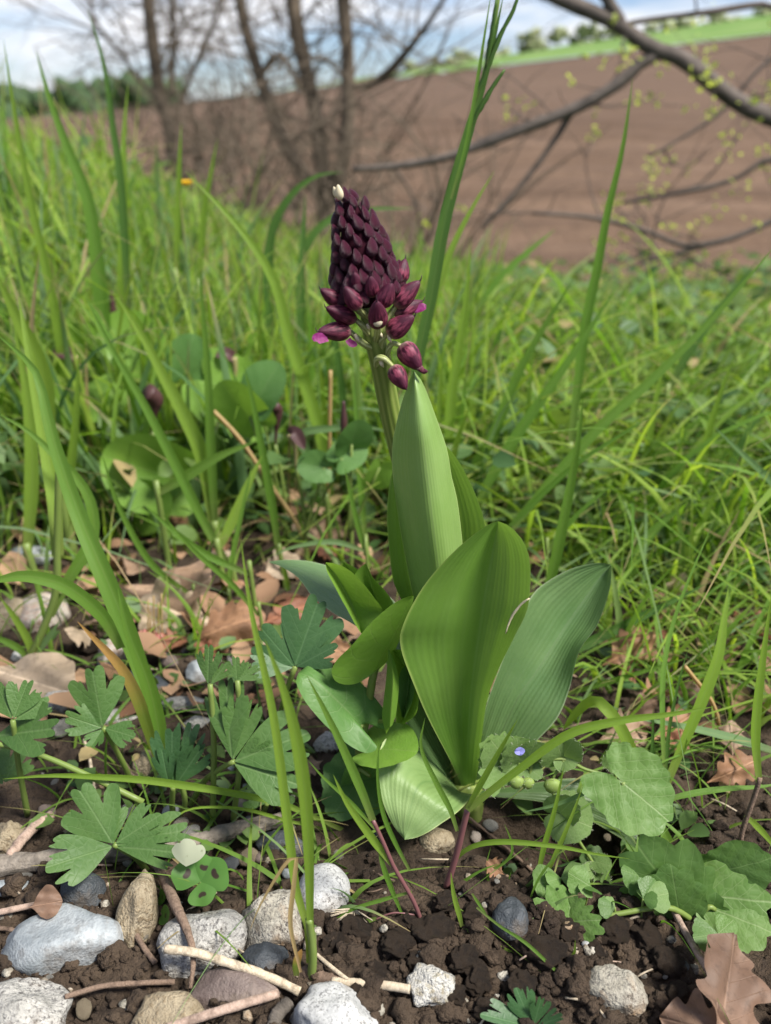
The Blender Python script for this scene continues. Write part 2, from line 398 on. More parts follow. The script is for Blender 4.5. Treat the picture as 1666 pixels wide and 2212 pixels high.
def heart(base, tip, normal, mat, width=0.75, lobe=0.38, fold=0.0, rings=8, nt=72, curl=0.1, bumps=0.012, seed=0, scal=0.0, round_tip=0.5):
    """heart-shaped leaf from its petiole point"""
    b, L, X, S, N = frame(base, tip, normal)
    th = np.linspace(-rad(174), rad(174), nt); A = np.abs(th)
    ang = np.array([0, 20, 45, 75, 105, 135, 158, 174]) * math.pi / 180
    rr = np.array([1, 0.93, 0.80, width * 0.82, width * 0.72, lobe * 1.45, lobe * 1.15, lobe * 0.25])
    R = np.interp(A, ang, rr); R = np.convolve(np.pad(R, 2, mode='edge'), np.ones(5) / 5, 'valid') * L
    if scal:
        rs = np.random.default_rng(int(seed) + 5); ph = np.cumsum(rs.uniform(.5, 1.5, nt)); ph = ph / ph[-1] * 15
        R *= 1 + scal * (np.abs((ph % 1.0) - .35) * -2.2 + .6) + scal * .6 * np.sin(th * 3 + seed)
    V = [b]; uv = [(0, 0)]
    for k in range(1, rings + 1):
        s = k / rings
        for a, r in zip(th, R):
            x, y = r * s * math.cos(a), r * s * math.sin(a)
            z = bumps * L * (math.sin(x / L * 15 + seed) * math.sin(abs(y) / L * 17 + 1)) * s + .035 * L * math.sin(a * 3 + seed) * s * s - curl * x * abs(x) / L + curl * .6 * y * y / L
            ph = fold * (1 - math.exp(-abs(y) / L * 8)); yy = y * math.cos(ph); z += abs(y) * math.sin(ph)
            V.append(b + X * x + S * yy + N * z); uv.append((y / L, x / L))
    f = [(0, 1 + j, 2 + j) for j in range(nt - 1)]
    for k in range(rings - 1):
        o = 1 + k * nt
        f += [(o + j, o + nt + j, o + nt + j + 1, o + j + 1) for j in range(nt - 1)]
    return np.array(V), f, np.array(uv), mat
_ico = {}
def ico(sub):
    if sub not in _ico:
        import bmesh
        bm = bmesh.new(); bmesh.ops.create_icosphere(bm, subdivisions=sub, radius=1)
        _ico[sub] = (np.array([v.co[:] for v in bm.verts]), np.array([[v.index for v in f.verts] for f in bm.faces])); bm.free()
    return _ico[sub]
def rock_shape(sub, seed, angular=0.5, rough=0.05):
    V, Fc = ico(sub); r_ = np.random.default_rng(seed); R = np.ones(len(V))
    for _ in range(int(6 + 12 * angular)):
        n = r_.normal(size=3); n /= np.linalg.norm(n); d = 1 - angular * r_.uniform(0.08, 0.42)
        c = V @ n; lim = np.where(c > 0.05, d / np.maximum(c, 0.05), 9)
        R = np.minimum(R, lim)
    if rough:
        o = r_.uniform(0, 50, 3)
        nz = np.array([mnoise.fractal(Vector(v * 1.6 + o), 0.9, 2.1, 5) for v in V]) if sub > 1 else r_.normal(size=len(V)) * 0.3
        R = R * (1 + rough * nz * 1.7)
    return V * R[:, None], Fc

# ------------------------------------------------------------------ the ground
def axis(stops):
    out = []
    for (a, b, st) in stops: out += list(np.arange(a, b, st))
    return np.array(out + [stops[-1][1]])
t = NT('soil'); o_ = t.obj()
n1 = t.noise(o_, 26.0, 6, 0.62); n2 = t.noise(o_, 170.0, 6, 0.7); n3 = t.noise(o_, 3.0, 5)
soil_col = t.mix(t.mr(n1, 0.3, 0.7), (0.029, 0.020, 0.014), (0.090, 0.064, 0.043))
soil_col = t.mix(t.mr(n2, 0.5, 0.72, 0, 0.75), soil_col, (0.022, 0.015, 0.011))
yy = t.sep(o_)[1]
soil_col = t.mix(t.math('MULTIPLY', t.mr(yy, 1.0, 2.2), t.mr(n3, 0.36, 0.62, 0.25, 1)), soil_col, (0.060, 0.085, 0.022))
SOIL = t.done(soil_col, 0.92, t.bump(t.math('ADD', n2, t.math('MULTIPLY', t.noise(o_, 600.0, 4), 0.5)), 1.0, 0.005), 0.2)
xs = axis([(-14, -3, 0.8), (-3, -0.8, 0.09), (-0.8, -0.34, 0.012), (-0.34, 0.34, 0.0026), (0.34, 0.8, 0.012), (0.8, 3, 0.09), (3, 14, 0.8)])
ys = axis([(-1.5, 0.16, 0.06), (0.16, 0.52, 0.0026), (0.52, 0.9, 0.006), (0.9, 1.6, 0.025), (1.6, 11, 0.13)])
X_, Y_ = np.meshgrid(xs, ys); Z_ = gz(X_, Y_) + gdet(X_, Y_)
nx, ny = len(xs), len(ys)
I = np.arange(nx * ny).reshape(ny, nx)
Q = np.stack([I[:-1, :-1], I[:-1, 1:], I[1:, 1:], I[1:, :-1]], -1).reshape(-1, 4)
g = bpy.data.objects.new('ground', mesh('ground', np.stack([X_, Y_, Z_], -1).reshape(-1, 3), Q, SOIL)); lnk(g); g['kind'] = 'structure'

# ------------------------------------------------------------------ ploughed field, green crop, far wood
def fz(x, y):
    e = np.clip((y - 8) / 152.0, 0, 1); k = np.maximum(y - 160, 0) / 70.0
    return -1.0 + 5.2 * e ** 1.35 + 0.108 * x * e + k * (2.6 + 0.035 * x)
def far_sheet(name, y0, y1, n, mat, fur=0.0, dz=0.0):
    yv = y0 * (y1 / y0) ** np.linspace(0, 1, n); xv = np.linspace(-1, 1, 61)
    XX = xv[None] * (yv[:, None] * 1.1 + 8); YY = np.repeat(yv[:, None], 61, 1)
    ZZ = fz(XX, YY) + dz
    if fur: ZZ = ZZ + fur * np.minimum(1, 30 / YY) * ((fbm(XX * 0.35, YY * 2.2, 3, 61) - .5) * 2 + 0.55 * np.sin((YY + .12 * XX) * 6.0) * (YY < 60))
    I = np.arange(n * 61).reshape(n, 61)
    Q = np.stack([I[:-1, :-1], I[:-1, 1:], I[1:, 1:], I[1:, :-1]], -1).reshape(-1, 4)
    o = lnk(bpy.data.objects.new(name, mesh(name, np.stack([XX, YY, ZZ], -1).reshape(-1, 3), Q, mat))); o['kind'] = 'structure'; return o
t = NT('ploughed_earth'); o_ = t.obj()
fu = t.noise(t.scale(o_, (0.05, 0.8, 1)), 1.0, 6, 0.7); fi = t.noise(o_, 3.0, 6, .7)
c_ = t.mix(t.mr(fu, 0.3, 0.7), (0.074, 0.048, 0.032), (0.150, 0.101, 0.070))
fb = t.noise(t.scale(o_, (0.03, 1.6, 1)), 1.0, 5, 0.7); c_ = t.mix(t.mr(fb, 0.5, 0.62, 0, 0.6), c_, (0.058, 0.038, 0.026))
c_ = t.mix(t.mr(fi, 0.45, 0.7, 0, 0.5), c_, (0.068, 0.046, 0.033))
EARTH = t.done(c_, 0.95, t.bump(t.math('ADD', fu, fi), 0.8, 0.12), 0.1)
far_sheet('ploughed_field', 7.0, 160.0, 260, EARTH, 0.16)
t = NT('green_crop'); o_ = t.obj()
CROP = t.done(t.mix(t.mr(t.noise(o_, 0.08, 5), .35, .65), (0.085, 0.165, 0.035), (0.150, 0.215, 0.070)), 0.9, None, 0.1)
far_sheet('green_field', 157.0, 232.0, 24, CROP, 0, 0.25)
t = NT('far_foliage'); o_ = t.obj()
FARF = t.done(t.mix(t.mr(t.noise(o_, 0.6, 5), .35, .65), (0.030, 0.055, 0.028), (0.060, 0.090, 0.040)), 0.9, None, 0.1)
t = NT('far_foliage_pale'); o_ = t.obj()
FARP = t.done(t.mix(t.mr(t.noise(o_, 0.6, 5), .35, .65), (0.16, 0.20, 0.09), (0.26, 0.27, 0.16)), 0.9, None, 0.1)
def blobs(name, cents, mat, kind, seed):
    r_ = np.random.default_rng(seed); V, Fc, k = [], [], 0
    for (x, y, z, R) in cents:
        for _ in range(7):
            v, f = rock_shape(2, int(r_.integers(1e6)), 0.5, 0.5)
            c = np.array([x, y, z]) + r_.normal(size=3) * R * 0.42
            V.append(v * R * r_.uniform(.35, .6) + c); Fc.append(f + k); k += len(v)
    o = lnk(bpy.data.objects.new(name, mesh(name, np.vstack(V), np.vstack(Fc), mat, smooth=False))); o['kind'] = kind; return o
r_ = random.Random(4)
cs = []
for i in range(70):                          # dark wood along the left skyline
    px = r_.uniform(-60, 345); D = r_.uniform(300, 330); e = 4 + 62 * math.exp(-((px - 300) / 125) ** 2)
    p = P(px, 232 - e * r_.uniform(0.0, 0.75), D); cs.append((p.x, p.y, p.z - 3, 6.5))
w_ = blobs('far_wood', cs, FARF, 'stuff', 3)
cs = []
for i in range(70):                          # pale spring hedge on the crest behind the crop
    px = r_.uniform(820, 1700); D = 226
    x = (px - CX) / F * D * 1.0 / cT; cs.append((x, D, float(fz(x, D)) + r_.uniform(0.2, 3.5) * (1.2 if 1050 < px < 1250 else 0.6), 2.6))
cs = [(a, b, c - 1.2, 1.7) for a, b, c, d in cs]
blobs('tree_line', cs, FARP, 'stuff', 5)
# distant land that closes the horizon on the left
far = lnk(bpy.data.objects.new('far_land', mesh('far_land', [(-1500, 60, -9), (1500, 60, -9), (1500, 1500, -5), (-1500, 1500, -5)], [(0, 1, 2, 3)], CROP))); far['kind'] = 'structure'

# ------------------------------------------------------------------ meadow grass (uncountable)
def grass_mass(name, n, region, hfun, wid, mat, seed, lean=(0.0, 0.25), droop=0.25, segs=6, mask=None, label=None):
    r_ = np.random.default_rng(seed); xs_, ys_ = [], []
    (y0, y1) = region
    # more blades near, fewer far; x over the visible wedge
    u = r_.uniform(0, 1, n * 2); y = y0 * (y1 / y0) ** u
    x = r_.uniform(-1, 1, n * 2) * (y * 0.50 + 0.12)
    k = mask(x, y, r_) if mask else np.ones(len(x), bool)
    x, y = x[k][:n], y[k][:n]; n = len(x)
    h = hfun(x, y) * r_.uniform(0.45, 1.15, n); w = wid * r_.uniform(0.55, 1.35, n) * (0.75 + 0.25 * np.minimum(y, 3))
    az = r_.uniform(0, 6.283, n); la = lean[0] + lean[1] * np.abs(r_.normal(size=n))
    ld = np.stack([np.cos(az) + 0.75 * np.tanh(x * 2.5), np.sin(az) * 0.7], 1); ld = nrm(ld)
    fa = r_.uniform(0, 3.1416, n); S = np.stack([np.cos(fa), np.sin(fa), np.zeros(n)], 1)
    dr = droop * r_.uniform(0, 1.6, n) ** 2
    s = np.linspace(0, 1, segs + 1)
    base = np.stack([x, y, gz(x, y) - 0.008], 1)
    C = base[:, None] + np.stack([ld[:, None, 0] * (h * la)[:, None] * s ** 1.6 * 1.2 + ld[:, None, 0] * (h * dr)[:, None] * s ** 3,
                                  ld[:, None, 1] * (h * la)[:, None] * s ** 1.6 * 1.2 + ld[:, None, 1] * (h * dr)[:, None] * s ** 3,
                                  h[:, None] * (s - np.minimum(0.7, la[:, None] * 0.3 + dr[:, None] * 0.75) * s ** 3)], -1)
    ww = w[:, None] * 0.5 * np.minimum(1, 0.55 + s * 2) * (1 - s ** 2.2) + 0.0001
    N = np.stack([-S[:, 1], S[:, 0], np.zeros(n)], 1)
    V = np.zeros((n, segs + 1, 3, 3))
    for j, v in enumerate((-1, 0, 1)):
        V[:, :, j] = C + S[:, None] * (ww * v)[..., None] + N[:, None] * (ww * abs(v) * 0.35)[..., None]
    tint = np.zeros((n, segs + 1, 3, 3)); tint[..., 0] = r_.uniform(0, 1, n)[:, None, None]; tint[..., 1] = s[None, :, None]
    q = []
    for i in range(segs):
        for j in range(2): q.append((i * 3 + j, i * 3 + j + 1, i * 3 + j + 4, i * 3 + j + 3))
    Q = (np.arange(n)[:, None, None] * (segs + 1) * 3 + np.array(q)[None]).reshape(-1, 4)
    o = lnk(bpy.data.objects.new(name, mesh(name, V.reshape(-1, 3), Q, mat, tint=tint.reshape(-1, 3))))
    o['kind'] = 'stuff'; tag(o, label, 'grass'); return o
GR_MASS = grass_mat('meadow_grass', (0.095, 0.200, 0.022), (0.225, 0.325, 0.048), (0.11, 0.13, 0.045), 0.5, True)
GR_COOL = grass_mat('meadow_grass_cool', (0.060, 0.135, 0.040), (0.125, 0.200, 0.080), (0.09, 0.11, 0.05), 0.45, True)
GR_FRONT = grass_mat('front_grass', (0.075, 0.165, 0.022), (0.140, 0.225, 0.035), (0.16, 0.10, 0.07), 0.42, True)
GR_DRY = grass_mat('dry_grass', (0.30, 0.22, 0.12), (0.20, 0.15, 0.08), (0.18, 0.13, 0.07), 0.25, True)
def m_left(x, y, r):
    edge = 0.80 - 0.12 * sst(0.1, 0.5, -x); return (x < 0.12 * y) & (y > edge + r.normal(size=len(x)) * 0.06)
def m_right(x, y, r):
    edge = 0.60 + 0.16 * np.exp(-((x - 0.05) / 0.12) ** 2); return (x > 0.0) & (y > edge + r.normal(size=len(x)) * 0.05)
def m_all(x, y, r): return y > 0.62 + 0.1 * r.normal(size=len(x))
def m_thin(x, y, r): return (y > 0.50) & ((np.abs(x) > 0.12) | (y > 0.6))
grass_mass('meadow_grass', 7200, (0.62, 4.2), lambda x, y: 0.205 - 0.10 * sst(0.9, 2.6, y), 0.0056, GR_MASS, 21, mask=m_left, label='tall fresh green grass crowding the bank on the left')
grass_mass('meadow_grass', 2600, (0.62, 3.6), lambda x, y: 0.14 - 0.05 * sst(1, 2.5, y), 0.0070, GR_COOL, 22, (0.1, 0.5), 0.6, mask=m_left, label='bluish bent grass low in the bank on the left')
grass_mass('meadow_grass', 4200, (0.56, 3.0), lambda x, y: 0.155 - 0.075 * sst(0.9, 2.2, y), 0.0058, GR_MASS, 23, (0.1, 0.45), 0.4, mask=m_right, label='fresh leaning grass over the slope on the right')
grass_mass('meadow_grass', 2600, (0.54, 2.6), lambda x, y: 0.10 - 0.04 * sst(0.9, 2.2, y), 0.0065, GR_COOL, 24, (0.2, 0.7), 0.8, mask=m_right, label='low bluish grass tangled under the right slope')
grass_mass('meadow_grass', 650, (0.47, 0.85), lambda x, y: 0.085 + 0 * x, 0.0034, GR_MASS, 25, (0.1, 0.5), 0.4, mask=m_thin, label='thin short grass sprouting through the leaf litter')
def m_rnear(x, y, r): return (x > 0.13) & (y > 0.43)
grass_mass('meadow_grass', 520, (0.43, 0.70), lambda x, y: 0.10 + 0 * x, 0.0042, GR_MASS, 27, (0.2, 0.6), 0.5, mask=m_rnear, label='fresh grass growing through the litter right of the orchid')
def m_lbig(x, y, r): return (x < 0.05) & (y > 0.74) & (r.uniform(size=len(x)) < .45 + .55 * sst(.1, .5, -x / y))
grass_mass('meadow_grass', 1500, (0.76, 1.9), lambda x, y: 0.285 - 0.10 * sst(-.40, .10, x / np.maximum(y, .1)), 0.0060, GR_MASS, 28, (0.05, 0.25), 0.3, mask=m_lbig, segs=9, label='tall broad green grass blades standing out of the left bank')
grass_mass('meadow_grass', 420, (0.62, 1.3), lambda x, y: 0.22 + 0 * x, 0.0080, GR_MASS, 29, (0.3, 0.4), 0.3, mask=m_right, segs=9, label='broad green grass blades leaning over the right slope')
def m_mid(x, y, r): return (x < 0.10 * y) & (y > 0.70)
grass_mass('meadow_grass', 420, (0.70, 1.5), lambda x, y: 0.25 - 0.05 * sst(-.3, .1, x / y), 0.0098, GR_COOL, 36, (0.02, 0.22), 0.25, mask=m_mid, segs=9, label='broad upright bluish green blades standing in the left bank')
def m_fr(x, y, r): return (x > .10) & (x < y * .47)
grass_mass('front_grass', 150, (0.34, 0.50), lambda x, y: 0.065 + 0 * x, 0.0027, GR_FRONT, 37, (0.2, 0.7), 0.5, mask=m_fr, segs=9, label='thin fresh grass growing through the toothed weed')
grass_mass('dry_grass', 1000, (0.7, 3.4), lambda x, y: 0.13 + 0 * x, 0.003, GR_DRY, 26, (0.3, 0.8), 0.5, mask=m_all, label='thin straw coloured dry stalks scattered through the meadow')

def m_front(x, y, r): return (np.abs(x - .03) > .035) & (np.abs(x) < y * .46)
grass_mass('front_grass', 270, (0.30, 0.50), lambda x, y: 0.050 + 0 * x, 0.0026, GR_FRONT, 34, (0.2, 0.7), 0.6, mask=m_front, segs=9, label='thin short grass sprouting between the stones and weeds in front')
# broad-leaved ground cover between the grass (uncountable)
def herb_mass(name, n, region, mask, size, mat, seed, hz, label):
    r_ = np.random.default_rng(seed); y = region[0] * (region[1] / region[0]) ** r_.uniform(0, 1, n * 2)
    x = r_.uniform(-1, 1, n * 2) * (y * 0.5 + 0.12); k = mask(x, y, r_); x, y = x[k][:n], y[k][:n]; n = len(x)
    L = size * r_.uniform(0.5, 1.4, n) * (0.8 + 0.3 * np.minimum(y, 3)); az = r_.uniform(0, 6.283, n); el = r_.uniform(-0.5, 0.9, n)
    X = np.stack([np.cos(az) * np.cos(el), np.sin(az) * np.cos(el), np.sin(el)], 1)
    S = nrm(np.cross(X, np.array([0, 0, 1.0]) + r_.normal(size=(n, 3)) * 0.35)); N = np.cross(S, X)
    B = np.stack([x, y, gz(x, y) + hz * r_.uniform(0.05, 1, n) ** 1.3], 1)
    prof = [(0, 0.0), (0.22, 0.30), (0.5, 0.38), (0.8, 0.24), (1, 0.0)]
    V = np.zeros((n, 5, 3, 3))
    for i, (s, w) in enumerate(prof):
        for j, v in enumerate((-1, 0, 1)):
            V[:, i, j] = B + X * (L * s)[:, None] + S * (L * w * v)[:, None] + N * (L * (abs(v) * w * 0.35 - 0.18 * s * s))[:, None]
    tint = np.zeros((n, 5, 3, 3)); tint[..., 0] = r_.uniform(0, 1, n)[:, None, None]; tint[..., 1] = 0.6
    q = [(i * 3 + j, i * 3 + j + 1, i * 3 + j + 4, i * 3 + j + 3) for i in range(4) for j in range(2)]
    Q = (np.arange(n)[:, None, None] * 15 + np.array(q)[None]).reshape(-1, 4)
    o = lnk(bpy.data.objects.new(name, mesh(name, V.reshape(-1, 3), Q, mat, tint=tint.reshape(-1, 3)))); o['kind'] = 'stuff'; return tag(o, label, 'ground cover')
HERB = grass_mat('herb_leaf', (0.040, 0.095, 0.028), (0.105, 0.170, 0.040), (0.06, 0.1, 0.03), 0.35, True)
HERBY = grass_mat('spring_leaf', (0.12, 0.20, 0.03), (0.22, 0.28, 0.05), (0.1, 0.12, 0.03), 0.45, True)
herb_mass('ground_cover', 5200, (0.66, 3.4), m_all, 0.022, HERB, 31, 0.09, 'small leafy weeds filling the gaps between the grass')
herb_mass('ground_cover', 3000, (1.0, 3.3), m_right, 0.014, HERBY, 32, 0.06, 'small yellow green weeds over the far right slope')
def m_fw(x, y, r): return (np.abs(x) < y * .46) & ((x < -.06) | (x > .06)) & (y > .34)
herb_mass('ground_cover', 200, (0.33, 0.56), m_fw, 0.011, HERB, 35, 0.012, 'tiny leafy weeds low on the soil between stones and litter')
t = NT('dead_leaf_bits'); a_ = t.n.new('ShaderNodeAttribute'); a_.attribute_name = 'tint'
DEADBITS = t.done(t.mix(t.sep(a_.outputs['Vector'])[0], (0.10, 0.048, 0.025), (0.27, 0.17, 0.10)), 0.75, None, 0.25)
def m_lit(x, y, r): return (y > 0.44) & (y < 1.3) & ((x < 0.0) | ((x > 0.05) & (r.uniform(size=len(x)) < .35)))
herb_mass('leaf_litter', 800, (0.42, 2.6), m_lit, 0.024, DEADBITS, 33, 0.006, 'brown dry leaf fragments littering the soil behind the orchid')

# ------------------------------------------------------------------ bare trees behind
BARK = wood_mat('grey_brown_bark', (0.075, 0.057, 0.041), (0.15, 0.118, 0.083), bst=0.5, s=9.0)
BARKD = wood_mat('dark_bark', (0.060, 0.050, 0.043), (0.12, 0.10, 0.085), bst=0.5, s=25.0)
ENDS = []
def twigs_from(stems, r_, n, ln, rd, mat, up=0.5, depth=2, sides=4, spread=1.0):
    out = []
    def rec(p, d, L, r, k):
        pts = [p]; q, dd = p.copy(), d.copy(); m = 4
        for i in range(m):
            dd = nrm(dd + np.array([r_.gauss(0, .28), r_.gauss(0, .28), r_.gauss(0.03, .22)])); q = q + dd * L / m; pts.append(q.copy())
        out.append(tube(pts, [r, r * 0.35], mat, sides, 7, cap=False))
        ENDS.append(q.copy())
        if k > 0:
            for _ in range(r_.randint(2, 4)):
                i = r_.randint(1, m); e = nrm(dd + np.array([r_.gauss(0, .7), r_.gauss(0, .7), r_.gauss(.1, .6)]))
                rec(pts[i], e, L * r_.uniform(.4, .7), r * 0.55, k - 1)
    for _ in range(n):
        s = r_.choice(stems); i = r_.uniform(0.12, 0.98); c = spline(s, 24); p = c[int(i * 23)]
        d = nrm(np.array([r_.gauss(0, spread), r_.gauss(0, .6), r_.gauss(up, .5)])); rec(p, d, ln * r_.uniform(.5, 1.2), rd * r_.uniform(.6, 1.2), depth)
    return out
def tree(name, label, stems, radii, n, ln, rd, seed, Y, twig_up=0.4, mat=None, depth=2):
    mat = mat or BARK; r_ = random.Random(seed)
    S = [[P(px, py, Y + dy) for px, py, dy in s] for s in stems]
    b = S[0][0]; root = thing(name, (b.x, b.y, float(gz(b.x, b.y))), label, 'tree')
    for i, (s, rr) in enumerate(zip(S, radii)):
        if i == 0: s.insert(0, Vector((b.x, b.y, float(gz(b.x, b.y)) - 0.05)))
        put('trunk' if i == 0 else 'branch', tube(s, rr, mat, 9, 26, 0.12, seed + i), root)
    tw = twigs_from([[tuple(p) for p in s] for s in S], r_, n, ln, rd, mat, twig_up, depth)
    o = put('twigs', join(tw), root); o['kind'] = 'stuff'
    return root
tree('bare_tree', 'bare grey tree with three leaning stems rising behind the purple orchid spike',
     [[(705, 470, 0), (690, 300, 0), (668, 180, 0), (640, 50, 0), (620, -120, 0), (590, -420, 0)],
      [(700, 440, 0), (625, 330, 0.1), (580, 220, 0.1), (545, 110, 0.1), (522, 20, 0.1), (505, -120, .1), (470, -400, .1)],
      [(710, 440, 0), (745, 330, -0.1), (752, 200, -0.1), (750, 90, -0.1), (742, -20, -.1), (775, -200, -.1), (800, -420, -.1)],
      [(752, 190, -0.1), (820, 170, -0.1), (880, 110, -0.2), (945, 20, -0.3), (990, -60, -.3)],
      [(560, 170, 0.1), (600, 120, 0), (650, 180, 0), (700, 260, 0), (760, 300, 0)]],
     [[0.052, 0.044, 0.040, 0.036, 0.02], [0.036, 0.031, 0.027, 0.02], [0.040, 0.036, 0.032, 0.02], [0.022, 0.016, 0.008], [0.018, 0.012, 0.01]],
     64, 0.85, 0.0058, 5, 5.0)
tree('bare_tree', 'slender bare tree standing alone left of the three-stemmed one',
     [[(372, 420, 0), (370, 300, 0), (345, 200, 0), (330, 90, 0), (318, -20, 0), (300, -300, 0)],
      [(365, 290, 0), (400, 200, 0.1), (430, 120, .1), (470, 30, .1), (520, -80, .1)],
      [(355, 230, 0), (300, 170, 0), (265, 120, 0), (215, 60, 0), (180, -40, 0)],
      [(372, 210, 0), (374, 120, 0), (376, 30, 0), (372, -80, 0)]],
     [[0.040, 0.035, 0.03, 0.02], [0.015, 0.01, 0.006], [0.014, 0.009, 0.005], [0.016, 0.014, 0.01]],
     62, 0.85, 0.0050, 9, 5.4)
# scrub of thin shoots round the tree feet
r_ = random.Random(12); sc_ = []
for i in range(110):
    px = r_.uniform(330, 980); Y = r_.uniform(3.6, 5.6); b = P(px, 430, Y); z0 = float(gz(b.x, b.y)); L = r_.uniform(.35, 1.0)
    d = np.array([r_.gauss(0.1, .5), r_.gauss(0, .4), 1.0]); d /= np.linalg.norm(d); p0 = np.array([b.x, b.y, z0]); 
    p1 = p0 + d * L * .5; p2 = p0 + d * L + np.array([r_.gauss(0, .2), r_.gauss(0, .2), -.05 * r_.random()])
    sc_.append(tube([p0, p1, p2], [0.006, 0.002], BARK, 4, 7, cap=False))
    for _ in range(3):
        e = p1 + np.array([r_.gauss(0, .25), r_.gauss(0, .25), r_.gauss(.15, .15)]); sc_.append(tube([p1, (p1 + e) / 2 + np.array([0, 0, .03]), e], [0.003, 0.001], BARK, 4, 6, cap=False))
s_ = put('brush', join(sc_)); s_['kind'] = 'stuff'; tag(s_, 'thin brown brushwood growing round the feet of the bare trees', 'brushwood')
# the tree on the right whose branches reach into view
Yb = 2.3
def PB(l, dy=0): return [P(px, py, Yb + dy) for px, py in l]
tr = Vector((1.55, 2.5, float(gz(1.55, 2.5))))
root = thing('leafing_tree', tr, 'dark tree branch with tiny yellow green leaves reaching in over the brown field', 'tree')
put('trunk', tube([tr - Vector((0, 0, .05)), tr + Vector((-.03, 0, .4)), tr + Vector((0.02, -.05, 1.0)), tr + Vector((.1, 0, 1.9))], [0.09, 0.07, 0.055, 0.04], BARKD, 10, 24, .1, 3), root)
bs = [
 ([tr + Vector((-.03, -.02, .35))] + PB([(1800, 330), (1690, 265), (1600, 225), (1520, 165), (1460, 120), (1410, 105), (1350, 65), (1290, 30), (1210, -2), (1100, -60)]), [0.030, 0.024, 0.022, 0.018, 0.015]),
 (PB([(1415, 118), (1380, 140), (1330, 185), (1240, 235), (1150, 270), (1060, 305), (960, 340), (860, 358), (760, 365)], 0.0), [0.014, 0.013, 0.012, 0.009, 0.006]),
 (PB([(1240, 235), (1200, 300), (1150, 370), (1090, 440), (1040, 490)], .02), [0.008, 0.006, 0.004]),
 (PB([(1345, 62), (1330, 30), (1310, -5), (1290, -60)]), [0.016, 0.012]),
 ([tr + Vector((.02, -.04, .9))] + PB([(1760, 0), (1640, 10), (1540, 25), (1420, 40), (1310, 60)]), [0.014, 0.009, 0.005]),
 ([tr + Vector((-.03, 0, .22))] + PB([(1740, 370), (1660, 345), (1580, 390), (1450, 420), (1330, 440)], .1), [0.012, 0.008, 0.004]),
 ([tr + Vector((-.02, 0, .1))] + PB([(1800, 450), (1666, 480), (1580, 515), (1480, 530), (1400, 500), (1280, 470), (1150, 460)], 0), [0.014, 0.009, 0.007, 0.004]),
 (PB([(1580, 515), (1470, 545), (1380, 570)], 0), [0.007, 0.004]),
 ([tr + Vector((0, 0, .5))] + PB([(1790, 180), (1700, 120), (1640, 150), (1560, 240), (1470, 300), (1400, 340)], .15), [0.01, 0.006, 0.003]),
]
stems = []
for s, rr in bs:
    put('branch', tube(s, rr, BARKD, 9, 34, 0.14, len(s)), root); stems.append([tuple(p) for p in s])
r_ = random.Random(21); ENDS.clear()
tw = twigs_from(stems[4:], r_, 34, 0.30, 0.0028, BARKD, 0.1, 1) + twigs_from(stems[:2], r_, 16, 0.16, 0.0025, BARKD, 0.1, 1)
o = put('twigs', join(tw), root); o['kind'] = 'stuff'
lv = []
def bud_leaf(c, L, r_):
    d = nrm(np.array([r_.gauss(0, 1), r_.gauss(0, 1), r_.gauss(.2, .8)])); s = nrm(np.cross(d, [r_.gauss(0, 1), r_.gauss(0, 1), r_.gauss(0, 1)]))
    return np.array([c, c + d * L * .5 + s * L * .33, c + d * L, c + d * L * .5 - s * L * .33, c + d * L * .5 + np.cross(d, s) * L * .12]), [(0, 1, 4), (1, 2, 4), (2, 3, 4), (3, 0, 4)], None
cl_old = [(r_.uniform(1290, 1680), r_.uniform(140, 620)) for _ in range(36)] + [(r_.gauss(1590, 60), r_.gauss(340, 55)) for _ in range(38)] + [(r_.uniform(1130, 1330), r_.uniform(280, 420)) for _ in range(6)]
for c in ENDS:
    if c[0] < 0.45 and r_.random() < .8: continue
    for _ in range(r_.randint(3, 7)):
        lv.append((*bud_leaf(c + np.array([r_.gauss(0, .012), r_.gauss(0, .012), r_.gauss(0, .012)]), r_.uniform(.010, .020), r_), None))
t = NT('young_leaf'); YOUNG = t.done((0.30, 0.36, 0.06), 0.5, None, 0.3, 0.5, (0.65, 0.75, 0.12))
lv[0] = (*lv[0][:3], YOUNG)
o = put('young_leaves', join(lv), root); o['kind'] = 'stuff'

# ------------------------------------------------------------------ the orchid
OR_UP = leaf_mat('orchid_leaf_pale', (0.150, 0.255, 0.058), (0.200, 0.310, 0.090), 'par', 0.25, 0.38, 20, (0.24, 0.35, 0.12), (0.30, 0.40, 0.14), 0.14, 0.5)
OR_MID = leaf_mat('orchid_leaf_green', (0.095, 0.200, 0.028), (0.140, 0.250, 0.046), 'par', 0.34, 0.36, 22, (0.17, 0.275, 0.08), (0.28, 0.38, 0.10), 0.12, 0.5)
OR_BLUE = leaf_mat('orchid_leaf_bluish', (0.082, 0.160, 0.052), (0.130, 0.215, 0.082), 'par', 0.2, 0.36, 18, (0.15, 0.22, 0.10), (0.30, 0.38, 0.22), 0.25, 0.5)
OR_LOW = leaf_mat('orchid_leaf_low', (0.120, 0.205, 0.060), (0.195, 0.280, 0.105), 'par', 0.2, 0.45, 16, (0.055, 0.12, 0.03), (0.33, 0.40, 0.16), 0.25, 0.35)
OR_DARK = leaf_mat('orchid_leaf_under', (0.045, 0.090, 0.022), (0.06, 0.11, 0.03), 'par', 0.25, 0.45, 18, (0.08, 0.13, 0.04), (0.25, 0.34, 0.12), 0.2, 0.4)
t = NT('orchid_stem'); u = t.sep(t.uv())
st = t.mr(t.math('SINE', t.math('MULTIPLY', u[0], 62.0)), -1, 1); c_ = t.mix(t.math('MULTIPLY', st, .7), (0.115, 0.165, 0.032), (0.235, 0.285, 0.075))
